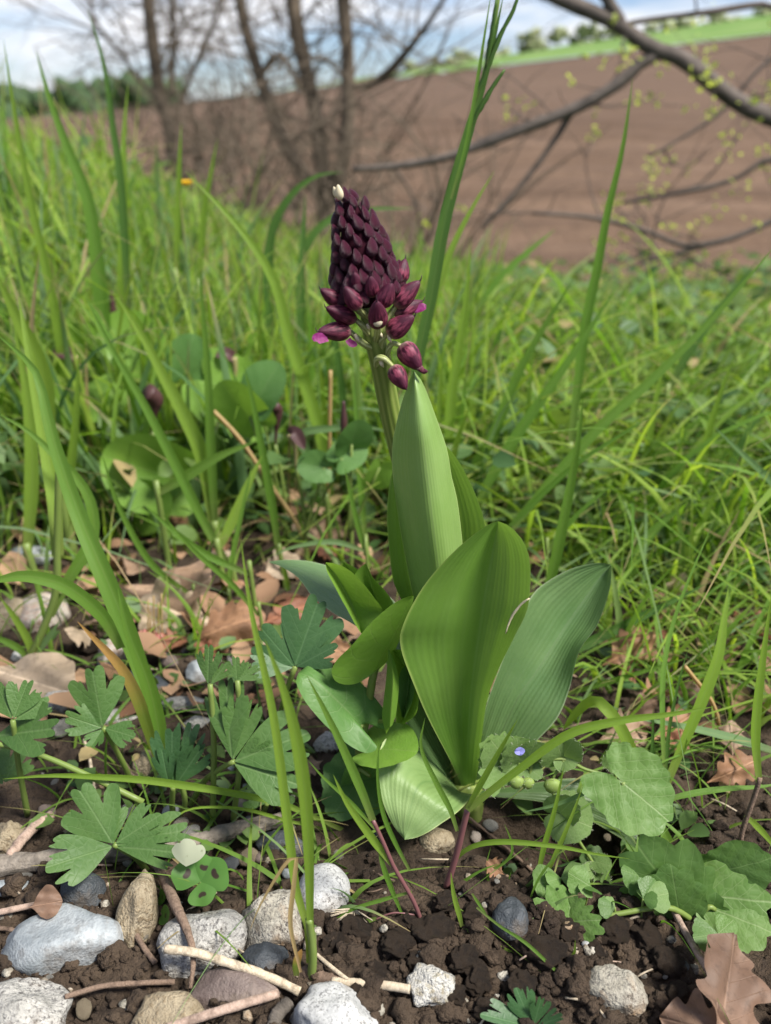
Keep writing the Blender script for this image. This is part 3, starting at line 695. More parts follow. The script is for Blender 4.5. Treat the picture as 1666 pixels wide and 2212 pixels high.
STEM = t.done(c_, 0.4, t.bump(st, .4, .0006), 0.45, 0.15, (0.4, 0.5, 0.1))
t = NT('orchid_ovary'); u = t.sep(t.uv()); st = t.mr(t.math('SINE', t.math('MULTIPLY', u[0], 38.0)), -1, 1)
OVARY = t.done(t.mix(st, (0.24, 0.29, 0.09), (0.42, 0.45, 0.20)), 0.4, t.bump(st, .5, .0006), 0.45, 0.25, (0.6, 0.65, 0.25))
t = NT('orchid_bud'); o_ = t.obj(); n = t.noise(t.scale(o_, (1, 1, .28)), 900.0, 4, .6); nb = t.noise(o_, 260., 3)
c_ = t.mix(t.mr(n, .46, .68), (0.021, 0.0012, 0.007), (0.125, 0.008, 0.040)); c_ = t.mix(t.mr(nb, .55, .75, 0, .5), c_, (0.018, 0.004, 0.010))
BUD = t.done(c_, 0.34, t.bump(n, .8, .0007), 0.42)
t = NT('orchid_hood'); o_ = t.obj(); u = t.sep(t.uv()); n = t.noise(t.scale(t.uv(), (26, 3.5, 1)), 1.0, 5, .65, .6)
c_ = t.mix(t.mr(n, .46, .60), (0.030, 0.0018, 0.010), (0.24, 0.050, 0.085)); c_ = t.mix(t.mr(u[1], 0.35, 0.85, 0, 0.85), c_, (0.050, 0.008, 0.022))
c_ = t.mix(t.mr(u[1], 0.0, 0.22, 0.55, 0), c_, (0.50, 0.36, 0.30))
HOOD = t.done(c_, 0.5, t.bump(n, .5, .0005), 0.28, 0.12, (0.5, 0.08, 0.2))
t = NT('orchid_lip'); n = t.noise(t.obj(), 700.0, 3); LIP = t.done(t.mix(t.mr(n, .4, .7), (0.13, 0.006, 0.075), (0.25, 0.045, 0.17)), 0.5, None, 0.3, 0.3, (0.8, 0.1, 0.5))
t = NT('orchid_cream'); CREAM = t.done((0.62, 0.55, 0.38), 0.5, None, 0.35, 0.25, (0.7, 0.65, 0.4))
t = NT('orchid_tip'); TIPM = t.done((0.035, 0.012, 0.022), 0.5, None, 0.35)

OB = G(1000, 1716)
orchid = thing('orchid_plant', OB, 'lady orchid with dark purple bud spike and broad glossy green leaves', 'orchid')
Y0 = OB.y
stem_pts = [(1004, 1730, Y0), (985, 1500, Y0 + .004), (945, 1280, Y0 + .010), (892, 1080, Y0 + .014), (852, 930, Y0 + .012), (826, 800, Y0 + .003), (808, 720, Y0 - .003), (797, 650, Y0 - .002)]
put('stem', tube([P(*p) for p in stem_pts], [0.0062, 0.0058, 0.0052, 0.0048, 0.0044], STEM, 22, 60, 0.03), orchid)
ax = [P(799, 665, Y0 - .002), P(792, 610, Y0), P(779, 540, Y0), P(763, 470, Y0 + .001), P(748, 415, Y0 + .001)]
t = NT('flower_axis_dark'); AXD = t.done((0.020, 0.004, 0.008), 0.9, None, 0.05)
put('flower_axis', tube(ax, [0.0050, 0.0098, 0.0092, 0.0050, 0.001], AXD, 14, 30), orchid)
def teardrop(n=11, m=12, bulge=0.42, power=0.9, tipk=1.4, ridge=0.06):
    s = np.linspace(0, 1, n); r = np.sin(np.pi * np.power(s, bulge / 0.55)) ** power * np.power(1 - s * 0.55, tipk); r = r / r.max() * 0.5
    r[0] = 0.02; r[-1] = 0.004; V, uv = [], []
    for i in range(n):
        for j in range(m):
            a = 2 * math.pi * j / m; k = 1 + ridge * math.cos(3 * a)
            V.append((r[i] * k * math.cos(a), r[i] * k * math.sin(a) , s[i])); uv.append((j / m, s[i]))
    f = grid_faces(n, m, True); f.append(tuple(range(m - 1, -1, -1))); f.append(tuple((n - 1) * m + j for j in range(m)))
    return np.array(V), f, np.array(uv)
bv, bf, bu = teardrop(16, 14, 0.44, 0.60, 0.45, 0.02)
bud_me = [mesh('bud', bv * np.array([a, b, 1]), bf, BUD, bu) for a, b in ((0.80, 0.74), (0.72, 0.80), (0.88, 0.78))]
cream_me = mesh('bud', bv * np.array([.55, .5, 1]), bf, CREAM, bu)
axs = spline(ax, 200); T_ = nrm(np.gradient(axs, axis=0)); r_ = random.Random(3)
rt = lambda t: np.interp(t, [0, .12, .3, .55, .8, .95, 1], [0.0118, 0.0136, 0.0132, 0.0104, 0.0066, 0.0032, 0.001])
tt = np.linspace(0.07, 1, 4000); dens = rt(tt) * 1.0 + 0.0012; cum = np.cumsum(dens); cum /= cum[-1]
NB = 100
for k in range(NB):
    t_ = tt[np.searchsorted(cum, (k + .5) / NB)]; i = int(t_ * 199); a = k * 2.39996
    T = Vector(T_[i]); S = T.cross(Vector((0, 1, 0))).normalized(); N = S.cross(T)
    out = S * math.cos(a) + N * math.sin(a); R = float(rt(t_)); up = 0.75 + 0.5 * t_
    d = (T * up - out * (0.10 - 0.06 * t_) + Vector((r_.gauss(0, .13), r_.gauss(0, .13), r_.gauss(0, .13)))).normalized()
    L = (0.0080 - 0.0018 * t_) * r_.uniform(.88, 1.12)
    c = Vector(axs[i]) + out * (R + 0.0002 + r_.gauss(0, .0005)) - T * L * 0.45
    b = bpy.data.objects.new('bud', bud_me[k % 3]); lnk(b, orchid)
    q = d.to_track_quat('Z', 'Y'); b.matrix_basis = Matrix.Translation(c - OB) @ q.to_matrix().to_4x4() @ Matrix.Rotation(r_.uniform(0, 6), 4, 'Z') @ Matrix.Diagonal((L * r_.uniform(.70, .82), L * .76, L, 1))
for px, py, dy, L, tx in [(735, 432, -.0035, .0062, -.12), (730, 428, -.0030, .0048, -.35)]:
    b = bpy.data.objects.new('bud', cream_me); lnk(b, orchid); c = P(px, py, Y0 + dy)
    b.matrix_basis = Matrix.Translation(c - OB) @ Vector((tx, -.25, 1)).to_track_quat('Z', 'Y').to_matrix().to_4x4() @ Matrix.Diagonal((L, L, L, 1))
    b['label'] = 'cream white opening bud at the tip'
# opening flowers below the buds: base px, tip px, depth of base and tip, width px
hv, hf, hu = teardrop(16, 18, 0.46, 0.55, 0.7, 0.05)
fl = [((737, 656, -.006), (692, 624, -.010), 36, 0), ((777, 668, -.014), (744, 618, -.017), 40, 0), ((826, 662, -.014), (846, 610, -.018), 44, 0),
      ((851, 662, -.004), (908, 606, -.004), 46, 0), ((850, 680, .000), (914, 650, .004), 40, 1), ((817, 705, -.014), (814, 650, -.024), 47, 2),
      ((838, 722, -.008), (896, 682, -.012), 50, 0), ((768, 692, -.008), (704, 664, -.016), 42, 0), ((757, 716, -.008), (686, 716, -.016), 46, 1),
      ((868, 742, -.006), (910, 800, -.012), 53, 3), ((848, 790, -.012), (878, 842, -.018), 44, 0), ((752, 668, .004), (716, 640, .008), 36, 0),
      ((806, 640, -.012), (800, 596, -.017), 34, 0), ((780, 628, -.010), (764, 588, -.015), 34, 0), ((862, 612, 0), (876, 558, .002), 38, 0), ((736, 612, 0), (718, 570, 0), 34, 0)]
for (b_, t_, wpx, kind) in fl:
    a, e = P(b_[0], b_[1], Y0 + b_[2]), P(t_[0], t_[1], Y0 + t_[2]); d = e - a; L = d.length; w = wpx * .92 * mpp(a)
    M = Matrix.Translation(a - OB) @ d.to_track_quat('Z', 'Y').to_matrix().to_4x4() @ Matrix.Diagonal((w, w, L, 1))
    fo = lnk(bpy.data.objects.new('flower', mesh('flower', [M @ Vector(v) for v in hv], hf, HOOD, hu)), orchid)
    tp = e + d.normalized() * L * 0.06 + Vector((0, 0, L * .10))
    subput('sepal_tip', tube([a + d * .78 + Vector((0, 0, w * .12)), e, tp], [w * .10, w * .05, w * .012], TIPM, 6, 8), fo)
    if kind == 1:
        s = 1 if e.x > a.x else -1
        q = [e - d * .30 + Vector((0, -.002, -w * .28)), e + Vector((s * .0005, -.003, -w * .28)), e + d * .10 + Vector((0, -.003, -w * .42))]
        subput('lip', blade(q, w * .55, LIP, (0, -1, .6), .3, 12, 7, .7, .5, .4, 3.5), fo)
    if kind == 2:
        V, f = ico(2); c = a + d * .36 + Vector((0, -w * .36, -.0010)); V = V * np.array([w * .26, w * .16, w * .28]) + np.array(c)
        subput('column', (V, [tuple(x) for x in f], None, CREAM), fo)
    if kind == 3:
        subput('lip', tube([e - d * .12, e + Vector((.0012, 0, -.0006)), e + Vector((.0022, 0, .0002))], [.0016, .0011, .0009], HOOD, 8, 8), fo)
e = P(757, 741, Y0 - .016); fo = put('lip', blade([e + Vector((-.001, 0, .0015)), e + Vector((.0005, -.001, 0)), e + Vector((.003, -.001, -.0005))], .0030, LIP, (0, -1, .4), .3, 10, 6, .8, .5, .3, 3), orchid)
ov = [([(806, 752, -.004), (785, 742, -.007), (757, 717, -.008)], 15), ([(802, 728, -.005), (784, 705, -.008), (766, 688, -.008)], 14), ([(824, 752, -.004), (826, 732, -.007), (840, 716, -.008)], 15),
      ([(842, 782, -.003), (838, 760, -.005), (848, 742, -.006), (870, 748, -.006)], 12), ([(812, 790, -.006), (815, 775, -.010), (830, 774, -.012), (850, 793, -.012)], 13),
      ([(822, 722, -.004), (836, 690, -.004), (858, 656, -.004)], 14), ([(812, 735, -.006), (817, 712, -.012), (817, 698, -.014)], 15), ([(800, 702, -.004), (775, 672, -.006), (738, 654, -.006)], 12),
      ([(810, 690, -.005), (822, 668, -.012), (827, 658, -.014)], 12), ([(803, 690, -.005), (785, 676, -.012), (777, 664, -.014)], 12), ([(816, 715, -.002), (834, 690, 0), (852, 678, 0)], 12)]
for pl, wpx in ov:
    pp = [P(x, y, Y0 + d) for x, y, d in pl]; r0 = wpx * .5 * mpp(pp[0]); put('ovary', tube(pp, [r0 * .8, r0 * 1.05, r0 * .75], OVARY, 12, 18, .06), orchid)
for x, y, L in [(820, 716, 12), (767, 722, 16), (838, 724, 14), (820, 776, 16), (793, 700, 12)]:      # pale bracts
    a = P(x, y, Y0 - .010); h = L * mpp(a); put('bract', tube([a, a + Vector((h * .3, -.0006, -h * .6)), a + Vector((h * .55, 0, -h * 1.1))], [h * .22, h * .30, h * .08], CREAM, 8, 10), orchid)

def Rl(l, dys):                     # rail: pixels with depth offsets from the stem
    n = len(l); d = np.interp(np.linspace(0, 1, n), np.linspace(0, 1, len(dys)), dys); return [(x, y, Y0 + k) for (x, y), k in zip(l, d)]
# upright leaf clasping the stem, its back to the viewer
put('leaf', rail_leaf(Rl([(985, 1690), (930, 1440), (893, 1288), (866, 1150), (850, 1040), (847, 974), (853, 930), (868, 870), (885, 822), (893, 802)], [.004, .000, -.004, -.006]),
                      Rl([(1000, 1690), (975, 1440), (955, 1290), (938, 1150), (925, 1040), (917, 974), (912, 930), (904, 870), (897, 822), (894, 802)], [-.006, -.018, -.018, -.008]),
                      Rl([(1020, 1690), (1015, 1440), (1006, 1290), (999, 1170), (988, 1080), (976, 1030), (966, 970), (940, 895), (915, 830), (895, 802)], [.004, .000, -.004, -.006]), OR_UP, belly=-0.06, wav=.006, nv=25, vfold=1.0), orchid)
# leaf behind it, opening to the right
put('leaf', rail_leaf(Rl([(990, 1695), (915, 1400), (862, 1285), (847, 1240), (836, 1130), (838, 1075), (846, 1025), (870, 960), (900, 915)], [-.002, -.004, -.003, .008]),
                      Rl([(1000, 1690), (955, 1400), (940, 1290), (935, 1240), (932, 1130), (930, 1075), (928, 1025), (922, 960), (905, 912)], [.016, .020, .018, .012]),
                      Rl([(1010, 1690), (1035, 1400), (1050, 1290), (1054, 1230), (1048, 1135), (1034, 1085), (1010, 1030), (975, 975), (908, 912)], [.006, .004, .006, .010]), OR_MID, wav=.01, vfold=.7), orchid)
# big front leaf
put('leaf', rail_leaf(Rl([(1004, 1714), (977, 1651), (928, 1558), (898, 1489), (866, 1400), (872, 1347), (913, 1269), (972, 1200), (1030, 1150), (1062, 1130), (1075, 1126)], [-.004, -.026, -.040, -.040, -.030]),
                      Rl([(1010, 1716), (1009, 1660), (1011, 1597), (1018, 1500), (1028, 1420), (1040, 1340), (1050, 1278), (1061, 1215), (1070, 1165), (1075, 1138), (1076, 1126)], [-.006, -.014, -.020, -.024, -.028]),
                      Rl([(1022, 1714), (1033, 1660), (1040, 1597), (1053, 1510), (1080, 1440), (1112, 1375), (1141, 1310), (1145, 1215), (1128, 1165), (1100, 1136), (1077, 1126)], [-.004, -.022, -.036, -.038, -.030]), OR_MID, wav=.006, vfold=.6, nv=25), orchid)
# bluish leaf spreading to the right
put('leaf', rail_leaf(Rl([(1010, 1700), (1040, 1560), (1080, 1440), (1120, 1340), (1150, 1285), (1180, 1258), (1235, 1228), (1290, 1216), (1318, 1219)], [.010, .014, .022, .030]),
                      Rl([(1025, 1705), (1075, 1600), (1119, 1509), (1160, 1450), (1193, 1400), (1225, 1350), (1260, 1300), (1295, 1250), (1320, 1221)], [.004, .014, .026, .032]),
                      Rl([(1050, 1702), (1110, 1650), (1163, 1597), (1205, 1550), (1230, 1490), (1252, 1405), (1290, 1350), (1318, 1270), (1321, 1222)], [.000, -.002, .010, .028]), OR_BLUE, wav=.012, seed=2, vfold=.5), orchid)
# bluish leaf spreading to the left behind the heart-leaved plant
put('leaf', rail_leaf(Rl([(985, 1700), (940, 1660), (885, 1580), (855, 1470), (790, 1368), (718, 1322), (676, 1290), (645, 1250), (610, 1226), (582, 1215)], [-.006, -.008, .004, .030, .050]),
                      Rl([(993, 1700), (955, 1600), (910, 1500), (870, 1410), (815, 1345), (755, 1300), (705, 1265), (660, 1238), (615, 1220), (582, 1214)], [.004, .014, .026, .040, .052]),
                      Rl([(1000, 1700), (965, 1570), (930, 1450), (895, 1370), (850, 1297), (790, 1255), (730, 1228), (670, 1212), (620, 1209), (583, 1213)], [.004, .016, .040, .056, .054]), OR_BLUE, wav=.012, seed=5, vfold=.6), orchid)
# short lower leaf folded down towards the stones
put('leaf', rail_leaf(Rl([(992, 1708), (950, 1660), (890, 1605), (840, 1592), (820, 1625), (815, 1680), (829, 1738), (851, 1785), (874, 1813)], [-.006, -.010, -.022, -.038, -.046]),
                      Rl([(1000, 1714), (975, 1700), (940, 1690), (915, 1690), (900, 1705), (890, 1735), (882, 1765), (876, 1795), (874, 1813)], [-.008, -.020, -.034, -.042, -.048]),
                      Rl([(1014, 1714), (1020, 1716), (1016, 1722), (1005, 1738), (985, 1757), (955, 1778), (928, 1796), (900, 1809), (875, 1814)], [-.006, -.024, -.040, -.046, -.048]), OR_LOW, wav=.008, seed=3, vfold=.8), orchid)
# leaf arching over the hollow on the right
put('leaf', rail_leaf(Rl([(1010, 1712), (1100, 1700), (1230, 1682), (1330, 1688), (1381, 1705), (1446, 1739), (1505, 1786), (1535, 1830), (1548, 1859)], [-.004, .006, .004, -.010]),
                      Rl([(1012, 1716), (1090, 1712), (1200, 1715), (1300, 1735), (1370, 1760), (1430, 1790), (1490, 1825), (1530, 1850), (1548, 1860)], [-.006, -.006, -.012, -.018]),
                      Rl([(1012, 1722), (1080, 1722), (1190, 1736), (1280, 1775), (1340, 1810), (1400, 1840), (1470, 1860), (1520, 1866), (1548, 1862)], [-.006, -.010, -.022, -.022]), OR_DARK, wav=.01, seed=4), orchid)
# pale web scar and sheath at the base
put('sheath', tube([OB + Vector((0.002, 0, -.012)), OB + Vector((0, -.001, .004)), P(1000, 1690, Y0)], [.0105, .0110, .0085], STEM, 16, 14, .05), orchid)
a = [P(1143, 1290, Y0 - .036), P(1128, 1300, Y0 - .0345), P(1112, 1318, Y0 - .0335), P(1100, 1340, Y0 - .033), P(1092, 1365, Y0 - .0325)]
put('web_thread', tube([p + Vector((0, -.0012, 0)) for p in a], [.0004, .0006, .0003], CREAM, 5, 14, .4, 2), orchid)

# ------------------------------------------------------------------ heart-leaved plant left of the orchid
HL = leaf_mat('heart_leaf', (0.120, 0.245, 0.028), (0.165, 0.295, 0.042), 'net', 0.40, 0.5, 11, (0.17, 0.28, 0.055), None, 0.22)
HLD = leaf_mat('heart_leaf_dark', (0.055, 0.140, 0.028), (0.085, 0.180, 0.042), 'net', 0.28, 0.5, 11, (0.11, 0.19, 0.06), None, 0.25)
t = NT('green_stalk'); STALK = t.done(t.mix(t.noise(t.obj(), 60.), (0.12, 0.19, 0.035), (0.17, 0.22, 0.06)), 0.45, None, 0.4, 0.2, (0.4, 0.5, 0.1))
hb = G(776, 1690)
hp = thing('heart_leaf_plant', hb, 'upright plant with folded heart-shaped net-veined leaves beside the orchid', 'plant')
YH = hb.y - 0.018
put('stem', tube([hb, P(778, 1615, YH), P(790, 1554, YH), P(806, 1462, YH - .004), P(812, 1440, YH - .004)], [0.0024, 0.0024, 0.0022, 0.0018], STALK, 10, 30, .05), hp)
def HLf(b, tp, nrml, mat, **kw): return put('leaf', heart(P(*b), P(*tp), nrml, mat, **kw), hp)
def RLf(L, M, R, dl, dm, dr, mat, **kw):
    f = lambda l, d: [(x, y, YH + k) for (x, y), k in zip(l, np.interp(np.linspace(0, 1, len(l)), np.linspace(0, 1, len(d)), d))]
    return put('leaf', rail_leaf(f(L, dl), f(M, dm), f(R, dr), mat, 36, 17, us=.36, **kw), hp)
RLf([(812, 1450), (796, 1462), (770, 1477), (745, 1480), (726, 1473), (718, 1452), (730, 1425), (759, 1393), (796, 1349), (840, 1312), (870, 1294), (893, 1286)], [(813, 1450), (826, 1418), (846, 1383), (870, 1335), (893, 1287)], [(815, 1450), (838, 1424), (862, 1385), (883, 1335), (894, 1288)],
    [-.008, -.014, -.016, -.012], [-.006, -.010, -.010], [-.004, .004, -.006], HL, wav=.02, seed=1)
RLf([(780, 1368), (765, 1345), (748, 1312), (725, 1270), (708, 1238), (703, 1217)], [(781, 1368), (768, 1330), (748, 1285), (724, 1243), (704, 1216)], [(783, 1368), (802, 1352), (823, 1332), (826, 1316), (811, 1295), (786, 1262), (756, 1232), (726, 1218), (705, 1215)],
    [.004, .002, .004], [.006, .010, .008], [.004, .000, .004], HL, wav=.02, seed=2)
RLf([(790, 1350), (765, 1300), (745, 1250), (738, 1216)], [(795, 1350), (785, 1300), (770, 1250), (742, 1215)], [(800, 1350), (816, 1310), (802, 1270), (776, 1233), (745, 1214)], [.014], [.018], [.014], HL, seed=3)
RLf([(818, 1335), (790, 1305), (770, 1260), (767, 1242), (778, 1226), (790, 1217)], [(819, 1335), (810, 1290), (799, 1250), (791, 1217)], [(820, 1335), (843, 1322), (849, 1303), (832, 1275), (806, 1248), (791, 1217)], [.008, .006, .010], [.014, .016, .012], [.008, .004, .010], HL, seed=4, wav=.02)
RLf([(780, 1570), (788, 1598), (806, 1603), (813, 1618), (792, 1627), (760, 1613), (720, 1580), (692, 1554), (658, 1514), (640, 1475), (645, 1454)], [(780, 1568), (745, 1530), (705, 1492), (670, 1464), (646, 1453)], [(781, 1567), (800, 1562), (825, 1574), (841, 1568), (836, 1545), (814, 1514), (781, 1477), (740, 1452), (700, 1437), (668, 1437), (647, 1452)],
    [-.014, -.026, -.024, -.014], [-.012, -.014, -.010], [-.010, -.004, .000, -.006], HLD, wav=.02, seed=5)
RLf([(835, 1585), (826, 1552), (828, 1520), (834, 1470), (837, 1430), (839, 1404)], [(842, 1572), (846, 1520), (849, 1470), (846, 1435), (840, 1403)], [(848, 1566), (856, 1540), (862, 1480), (856, 1440), (841, 1403)], [-.016], [-.020], [-.018, -.016], HL, seed=6, wav=.02)
RLf([(856, 1562), (850, 1500), (848, 1450), (845, 1405)], [(866, 1563), (878, 1500), (876, 1445), (850, 1404)], [(872, 1565), (899, 1542), (905, 1500), (901, 1447), (876, 1408), (852, 1402)], [-.012], [-.004], [-.014, -.016, -.012], HL, seed=7, wav=.02)
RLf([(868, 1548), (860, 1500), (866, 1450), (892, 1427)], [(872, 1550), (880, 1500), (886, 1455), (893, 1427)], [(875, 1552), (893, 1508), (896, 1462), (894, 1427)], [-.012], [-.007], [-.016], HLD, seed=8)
HLf((812, 1618, YH - .010), (898, 1616, YH - .022), (0.05, -0.35, 1), HL, width=.72, lobe=.34, fold=.25, seed=8, curl=.15)
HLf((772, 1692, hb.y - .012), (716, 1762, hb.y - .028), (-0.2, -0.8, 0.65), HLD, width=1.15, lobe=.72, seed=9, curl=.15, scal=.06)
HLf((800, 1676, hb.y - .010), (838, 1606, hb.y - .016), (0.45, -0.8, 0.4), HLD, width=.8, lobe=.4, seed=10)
for a, b in [((806, 1462, -.004), (800, 1400, .004)), ((800, 1400, .004), (782, 1372, .004)), ((800, 1400, .004), (822, 1345, .010)), ((790, 1554, 0), (780, 1570, -.012)), ((790, 1560, 0), (848, 1556, -.012)), ((778, 1625, 0), (812, 1618, -.010)), ((776, 1660, 0), (772, 1692, -.006)), ((776, 1660, 0), (800, 1676, -.006))]:
    put('petiole', tube([P(a[0], a[1], YH + a[2]), P(b[0], b[1], YH + b[2])], [.0012, .0010], STALK, 7, 6), hp)

# ------------------------------------------------------------------ buttercup plants with cut leaves
BC = leaf_mat('buttercup_leaf', (0.046, 0.108, 0.022), (0.076, 0.145, 0.034), 'net', 0.28, 0.55, 8.0, (0.10, 0.17, 0.055), None, 0.35)
BCD = leaf_mat('buttercup_leaf_dark', (0.030, 0.082, 0.026), (0.048, 0.108, 0.036), 'net', 0.22, 0.5, 8.0, (0.07, 0.14, 0.055), None, 0.2)
def hairs(poly, r_, n, L, mat):
    it = []
    for _ in range(n):
        i = r_.randrange(len(poly)); p = np.array(poly[i]); d = nrm(np.array([r_.gauss(0, 1), r_.gauss(0, .5), r_.gauss(0, 1)]))
        it.append(tube([p, p + d * L], [.00010, .00004], mat, 3, 2, cap=False))
    return it
t = NT('plant_hair'); HAIR = t.done((0.45, 0.48, 0.35), 0.6, None, 0.2, 0.4, (0.6, 0.65, 0.5))
def cut_leaf_plant(label, base_px, leaves, petioles, mat, seed, cat='plant', group=None, name='buttercup_plant', lift=0.0):
    b = G(*base_px); root = thing(name, b, label, cat, group); r_ = random.Random(seed)
    for k, lobes in enumerate(leaves):
        it = []
        for i, (bs, tp, nm, half) in enumerate(lobes):
            it.append(fan(P(bs[0], bs[1], b.y + bs[2]), P(tp[0], tp[1], b.y + tp[2]), nm, mat, half, 4 + r_.randint(0, 2), .13, seed=seed * 7 + i + k * 3, lobes=3, lcut=.34, cup=r_.uniform(-.15, .40), fold=r_.uniform(-.15, .25)))
        lf = put('leaf', join(it), root)
    for pl in petioles:
        put('petiole', tube([P(x, y, b.y + d) for x, y, d in pl], [.0016, .0013], STALK, 8, 16, .05), root)
    return root
UPF = (0.0, -0.6, 0.8); FCE = (0, -0.9, 0.45)
cut_leaf_plant('dark green three-lobed hairy leaf beside the top of the heart-leaved plant', (600, 1690),
   [[((638, 1438, -.02), (690, 1292, -.012), (0.1, -.85, .55), 38), ((636, 1440, -.02), (562, 1352, -.016), (-.1, -.85, .55), 38), ((640, 1440, -.02), (728, 1392, -.024), (.2, -.6, .75), 30), ((634, 1442, -.02), (545, 1428, -.024), (-.1, -.6, .8), 32)]],
   [[(612, 1685, 0), (600, 1580, -.008), (620, 1490, -.016), (638, 1440, -.02)]], BCD, 1)
cut_leaf_plant('broad mid green cut leaf lying over the grey dead branch', (300, 1870),
   [[((244, 1822, -.012), (172, 1700, .004), (0, -.75, .65), 44), ((246, 1822, -.012), (236, 1730, .004), (.1, -.8, .6), 34), ((250, 1822, -.012), (350, 1758, -.004), (.1, -.75, .65), 34), ((250, 1826, -.012), (396, 1790, -.010), (.1, -.6, .8), 26), ((244, 1828, -.012), (102, 1872, -.030), (-.1, -.75, .65), 34), ((250, 1830, -.012), (380, 1834, -.02), (0, -.5, .9), 20)]],
   [[(318, 1880, 0), (290, 1850, -.006), (246, 1824, -.012)]], BC, 2)
cut_leaf_plant('small pale cut leaf with three lobes above white pebbles', (300, 1700),
   [[((222, 1570, -.02), (198, 1445, -.012), (.1, -.9, .4), 40), ((220, 1572, -.02), (140, 1545, -.022), (-.1, -.7, .7), 40), ((222, 1574, -.02), (196, 1615, -.030), (-.1, -.7, .7), 40), ((226, 1572, -.02), (288, 1590, -.026), (.1, -.7, .7), 36)]],
   [[(290, 1700, 0), (262, 1640, -.010), (224, 1572, -.02)]], BC, 3)
cut_leaf_plant('cut green leaves with a long pale stalk at the left above the dead branch', (70, 1760),
   [[((30, 1552, -.01), (62, 1470, 0), (.1, -.9, .45), 40), ((26, 1552, -.01), (-6, 1476, 0), (0, -.9, .45), 40), ((32, 1556, -.01), (104, 1510, -.004), (.1, -.8, .5), 30)],
    [((-10, 1590, -.006), (120, 1572, -.016), (0, -.55, .85), 30)], [((10, 1690, 0), (50, 1610, .008), (0, -.8, .6), 45), ((6, 1694, 0), (-20, 1640, .008), (0, -.8, .6), 45)]],
   [[(310, 1733, -.02), (200, 1680, -.016), (90, 1632, -.012), (0, 1608, -.01), (-60, 1600, -.01)], [(60, 1760, 0), (40, 1650, -.006), (28, 1556, -.01)]], BC, 4)
cut_leaf_plant('dark narrow cut leaves standing in a tuft before the broad grass blade', (375, 1765),
   [[((372, 1700, -.01), (372, 1575, -.004), (0, -.95, .3), 30), ((376, 1700, -.01), (412, 1578, -.004), (.1, -.95, .3), 24), ((378, 1700, -.01), (436, 1612, -.008), (.2, -.95, .3), 24), ((368, 1702, -.01), (346, 1620, -.008), (-.2, -.95, .3), 24)]],
   [[(375, 1765, 0), (372, 1735, -.006), (374, 1700, -.01)], [(385, 1765, 0), (400, 1735, -.006), (392, 1690, -.008)]], BCD, 5)
cut_leaf_plant('tall soft green cut leaves seen through the paired grass blades', (480, 1790),
   [[((502, 1640, -.016), (480, 1478, -.006), (-.15, -.95, .3), 26), ((504, 1642, -.016), (530, 1500, -.004), (.1, -.95, .3), 26)], [((450, 1478, -.006), (452, 1392, .002), (-.4, -.9, .2), 34), ((456, 1478, -.006), (492, 1430, -.002), (.1, -.9, .4), 30)],
    [((506, 1645, -.016), (660, 1582, -.014), (.1, -.7, .7), 34), ((506, 1650, -.016), (640, 1690, -.028), (.1, -.7, .7), 34), ((506, 1650, -.016), (585, 1610, -.014), (.1, -.8, .6), 30)], [((512, 1470, -.004), (510, 1418, 0), (0, -.9, .4), 40), ((514, 1470, -.004), (560, 1440, 0), (.1, -.8, .5), 36)]],
   [[(400, 1760, .012), (440, 1690, .004), (470, 1665, -.006), (505, 1645, -.016)], [(460, 1770, 0), (462, 1600, -.006), (454, 1478, -.006)], [(505, 1770, 0), (522, 1600, -.004), (513, 1470, -.004)]], BC, 6)
cut_leaf_plant('small blue green seedling with narrow lobes among the soil clods', (1150, 2225),
   [[((1150, 2215, 0), (1120, 2148, .002), (-.1, -.8, .6), 32), ((1154, 2215, 0), (1170, 2152, .002), (.1, -.8, .6), 26), ((1145, 2218, 0), (1040, 2190, -.002), (-.1, -.5, .9), 26), ((1158, 2217, 0), (1220, 2195, -.002), (.1, -.5, .9), 24)]], [[(1150, 2240, 0), (1151, 2215, 0)]], BCD, 7, name='seedling')
cut_leaf_plant('scalloped leaf low behind the two foreground grass blades', (570, 1755),
   [[((575, 1735, -.008), (530, 1702, -.004), (0, -.7, .7), 60), ((580, 1735, -.008), (620, 1690, -.004), (0, -.7, .7), 60)]], [[(570, 1755, 0), (577, 1735, -.008)]], BC, 8, name='seedling')

# ------------------------------------------------------------------ spotted clover
cb = G(435, 1925); cp = thing('spotted_clover', cb, 'clover with dark heart-shaped blotches on its leaflets between the stones', 'clover')
t = NT('clover_leaf'); u = t.sep(t.uv()); f = t.noise(t.obj(), 120.)
du = t.math('ABSOLUTE', u[0]); hz_ = t.math('SUBTRACT', u[1], t.math('MULTIPLY', du, 0.55))
wl_ = t.math('SUBTRACT', 0.19, t.math('ABSOLUTE', t.math('SUBTRACT', u[1], 0.50)))
_ = t.math('MULTIPLY', t.mr(t.math('SUBTRACT', t.math('SQRT', t.math('ADD', t.math('POWER', t.math('SUBTRACT', du, 0.075), 2.0), t.math('POWER', t.math('MULTIPLY', t.math('SUBTRACT', t.math('ADD', u[1], t.math('MULTIPLY', du, -0.45)), 0.50), 0.75), 2.0))), 0.115), 0.0, 0.02, 1, 0), 1.0)
dx_ = t.math('MAXIMUM', t.math('SUBTRACT', du, 0.07), 0.0); dv_ = t.math('SUBTRACT', u[1], t.math('ADD', 0.50, t.math('MULTIPLY', du, 0.25)))
mk = t.mr(t.math('SQRT', t.math('ADD', t.math('MULTIPLY', dx_, dx_), t.math('MULTIPLY', dv_, dv_))), 0.085, 0.105, 1, 0)
CLOV = t.done(t.mix(mk, t.mix(f, (0.055, 0.150, 0.025), (0.085, 0.190, 0.035)), (0.032, 0.016, 0.014)), 0.5, None, 0.35, 0.3, (0.2, 0.35, 0.04))
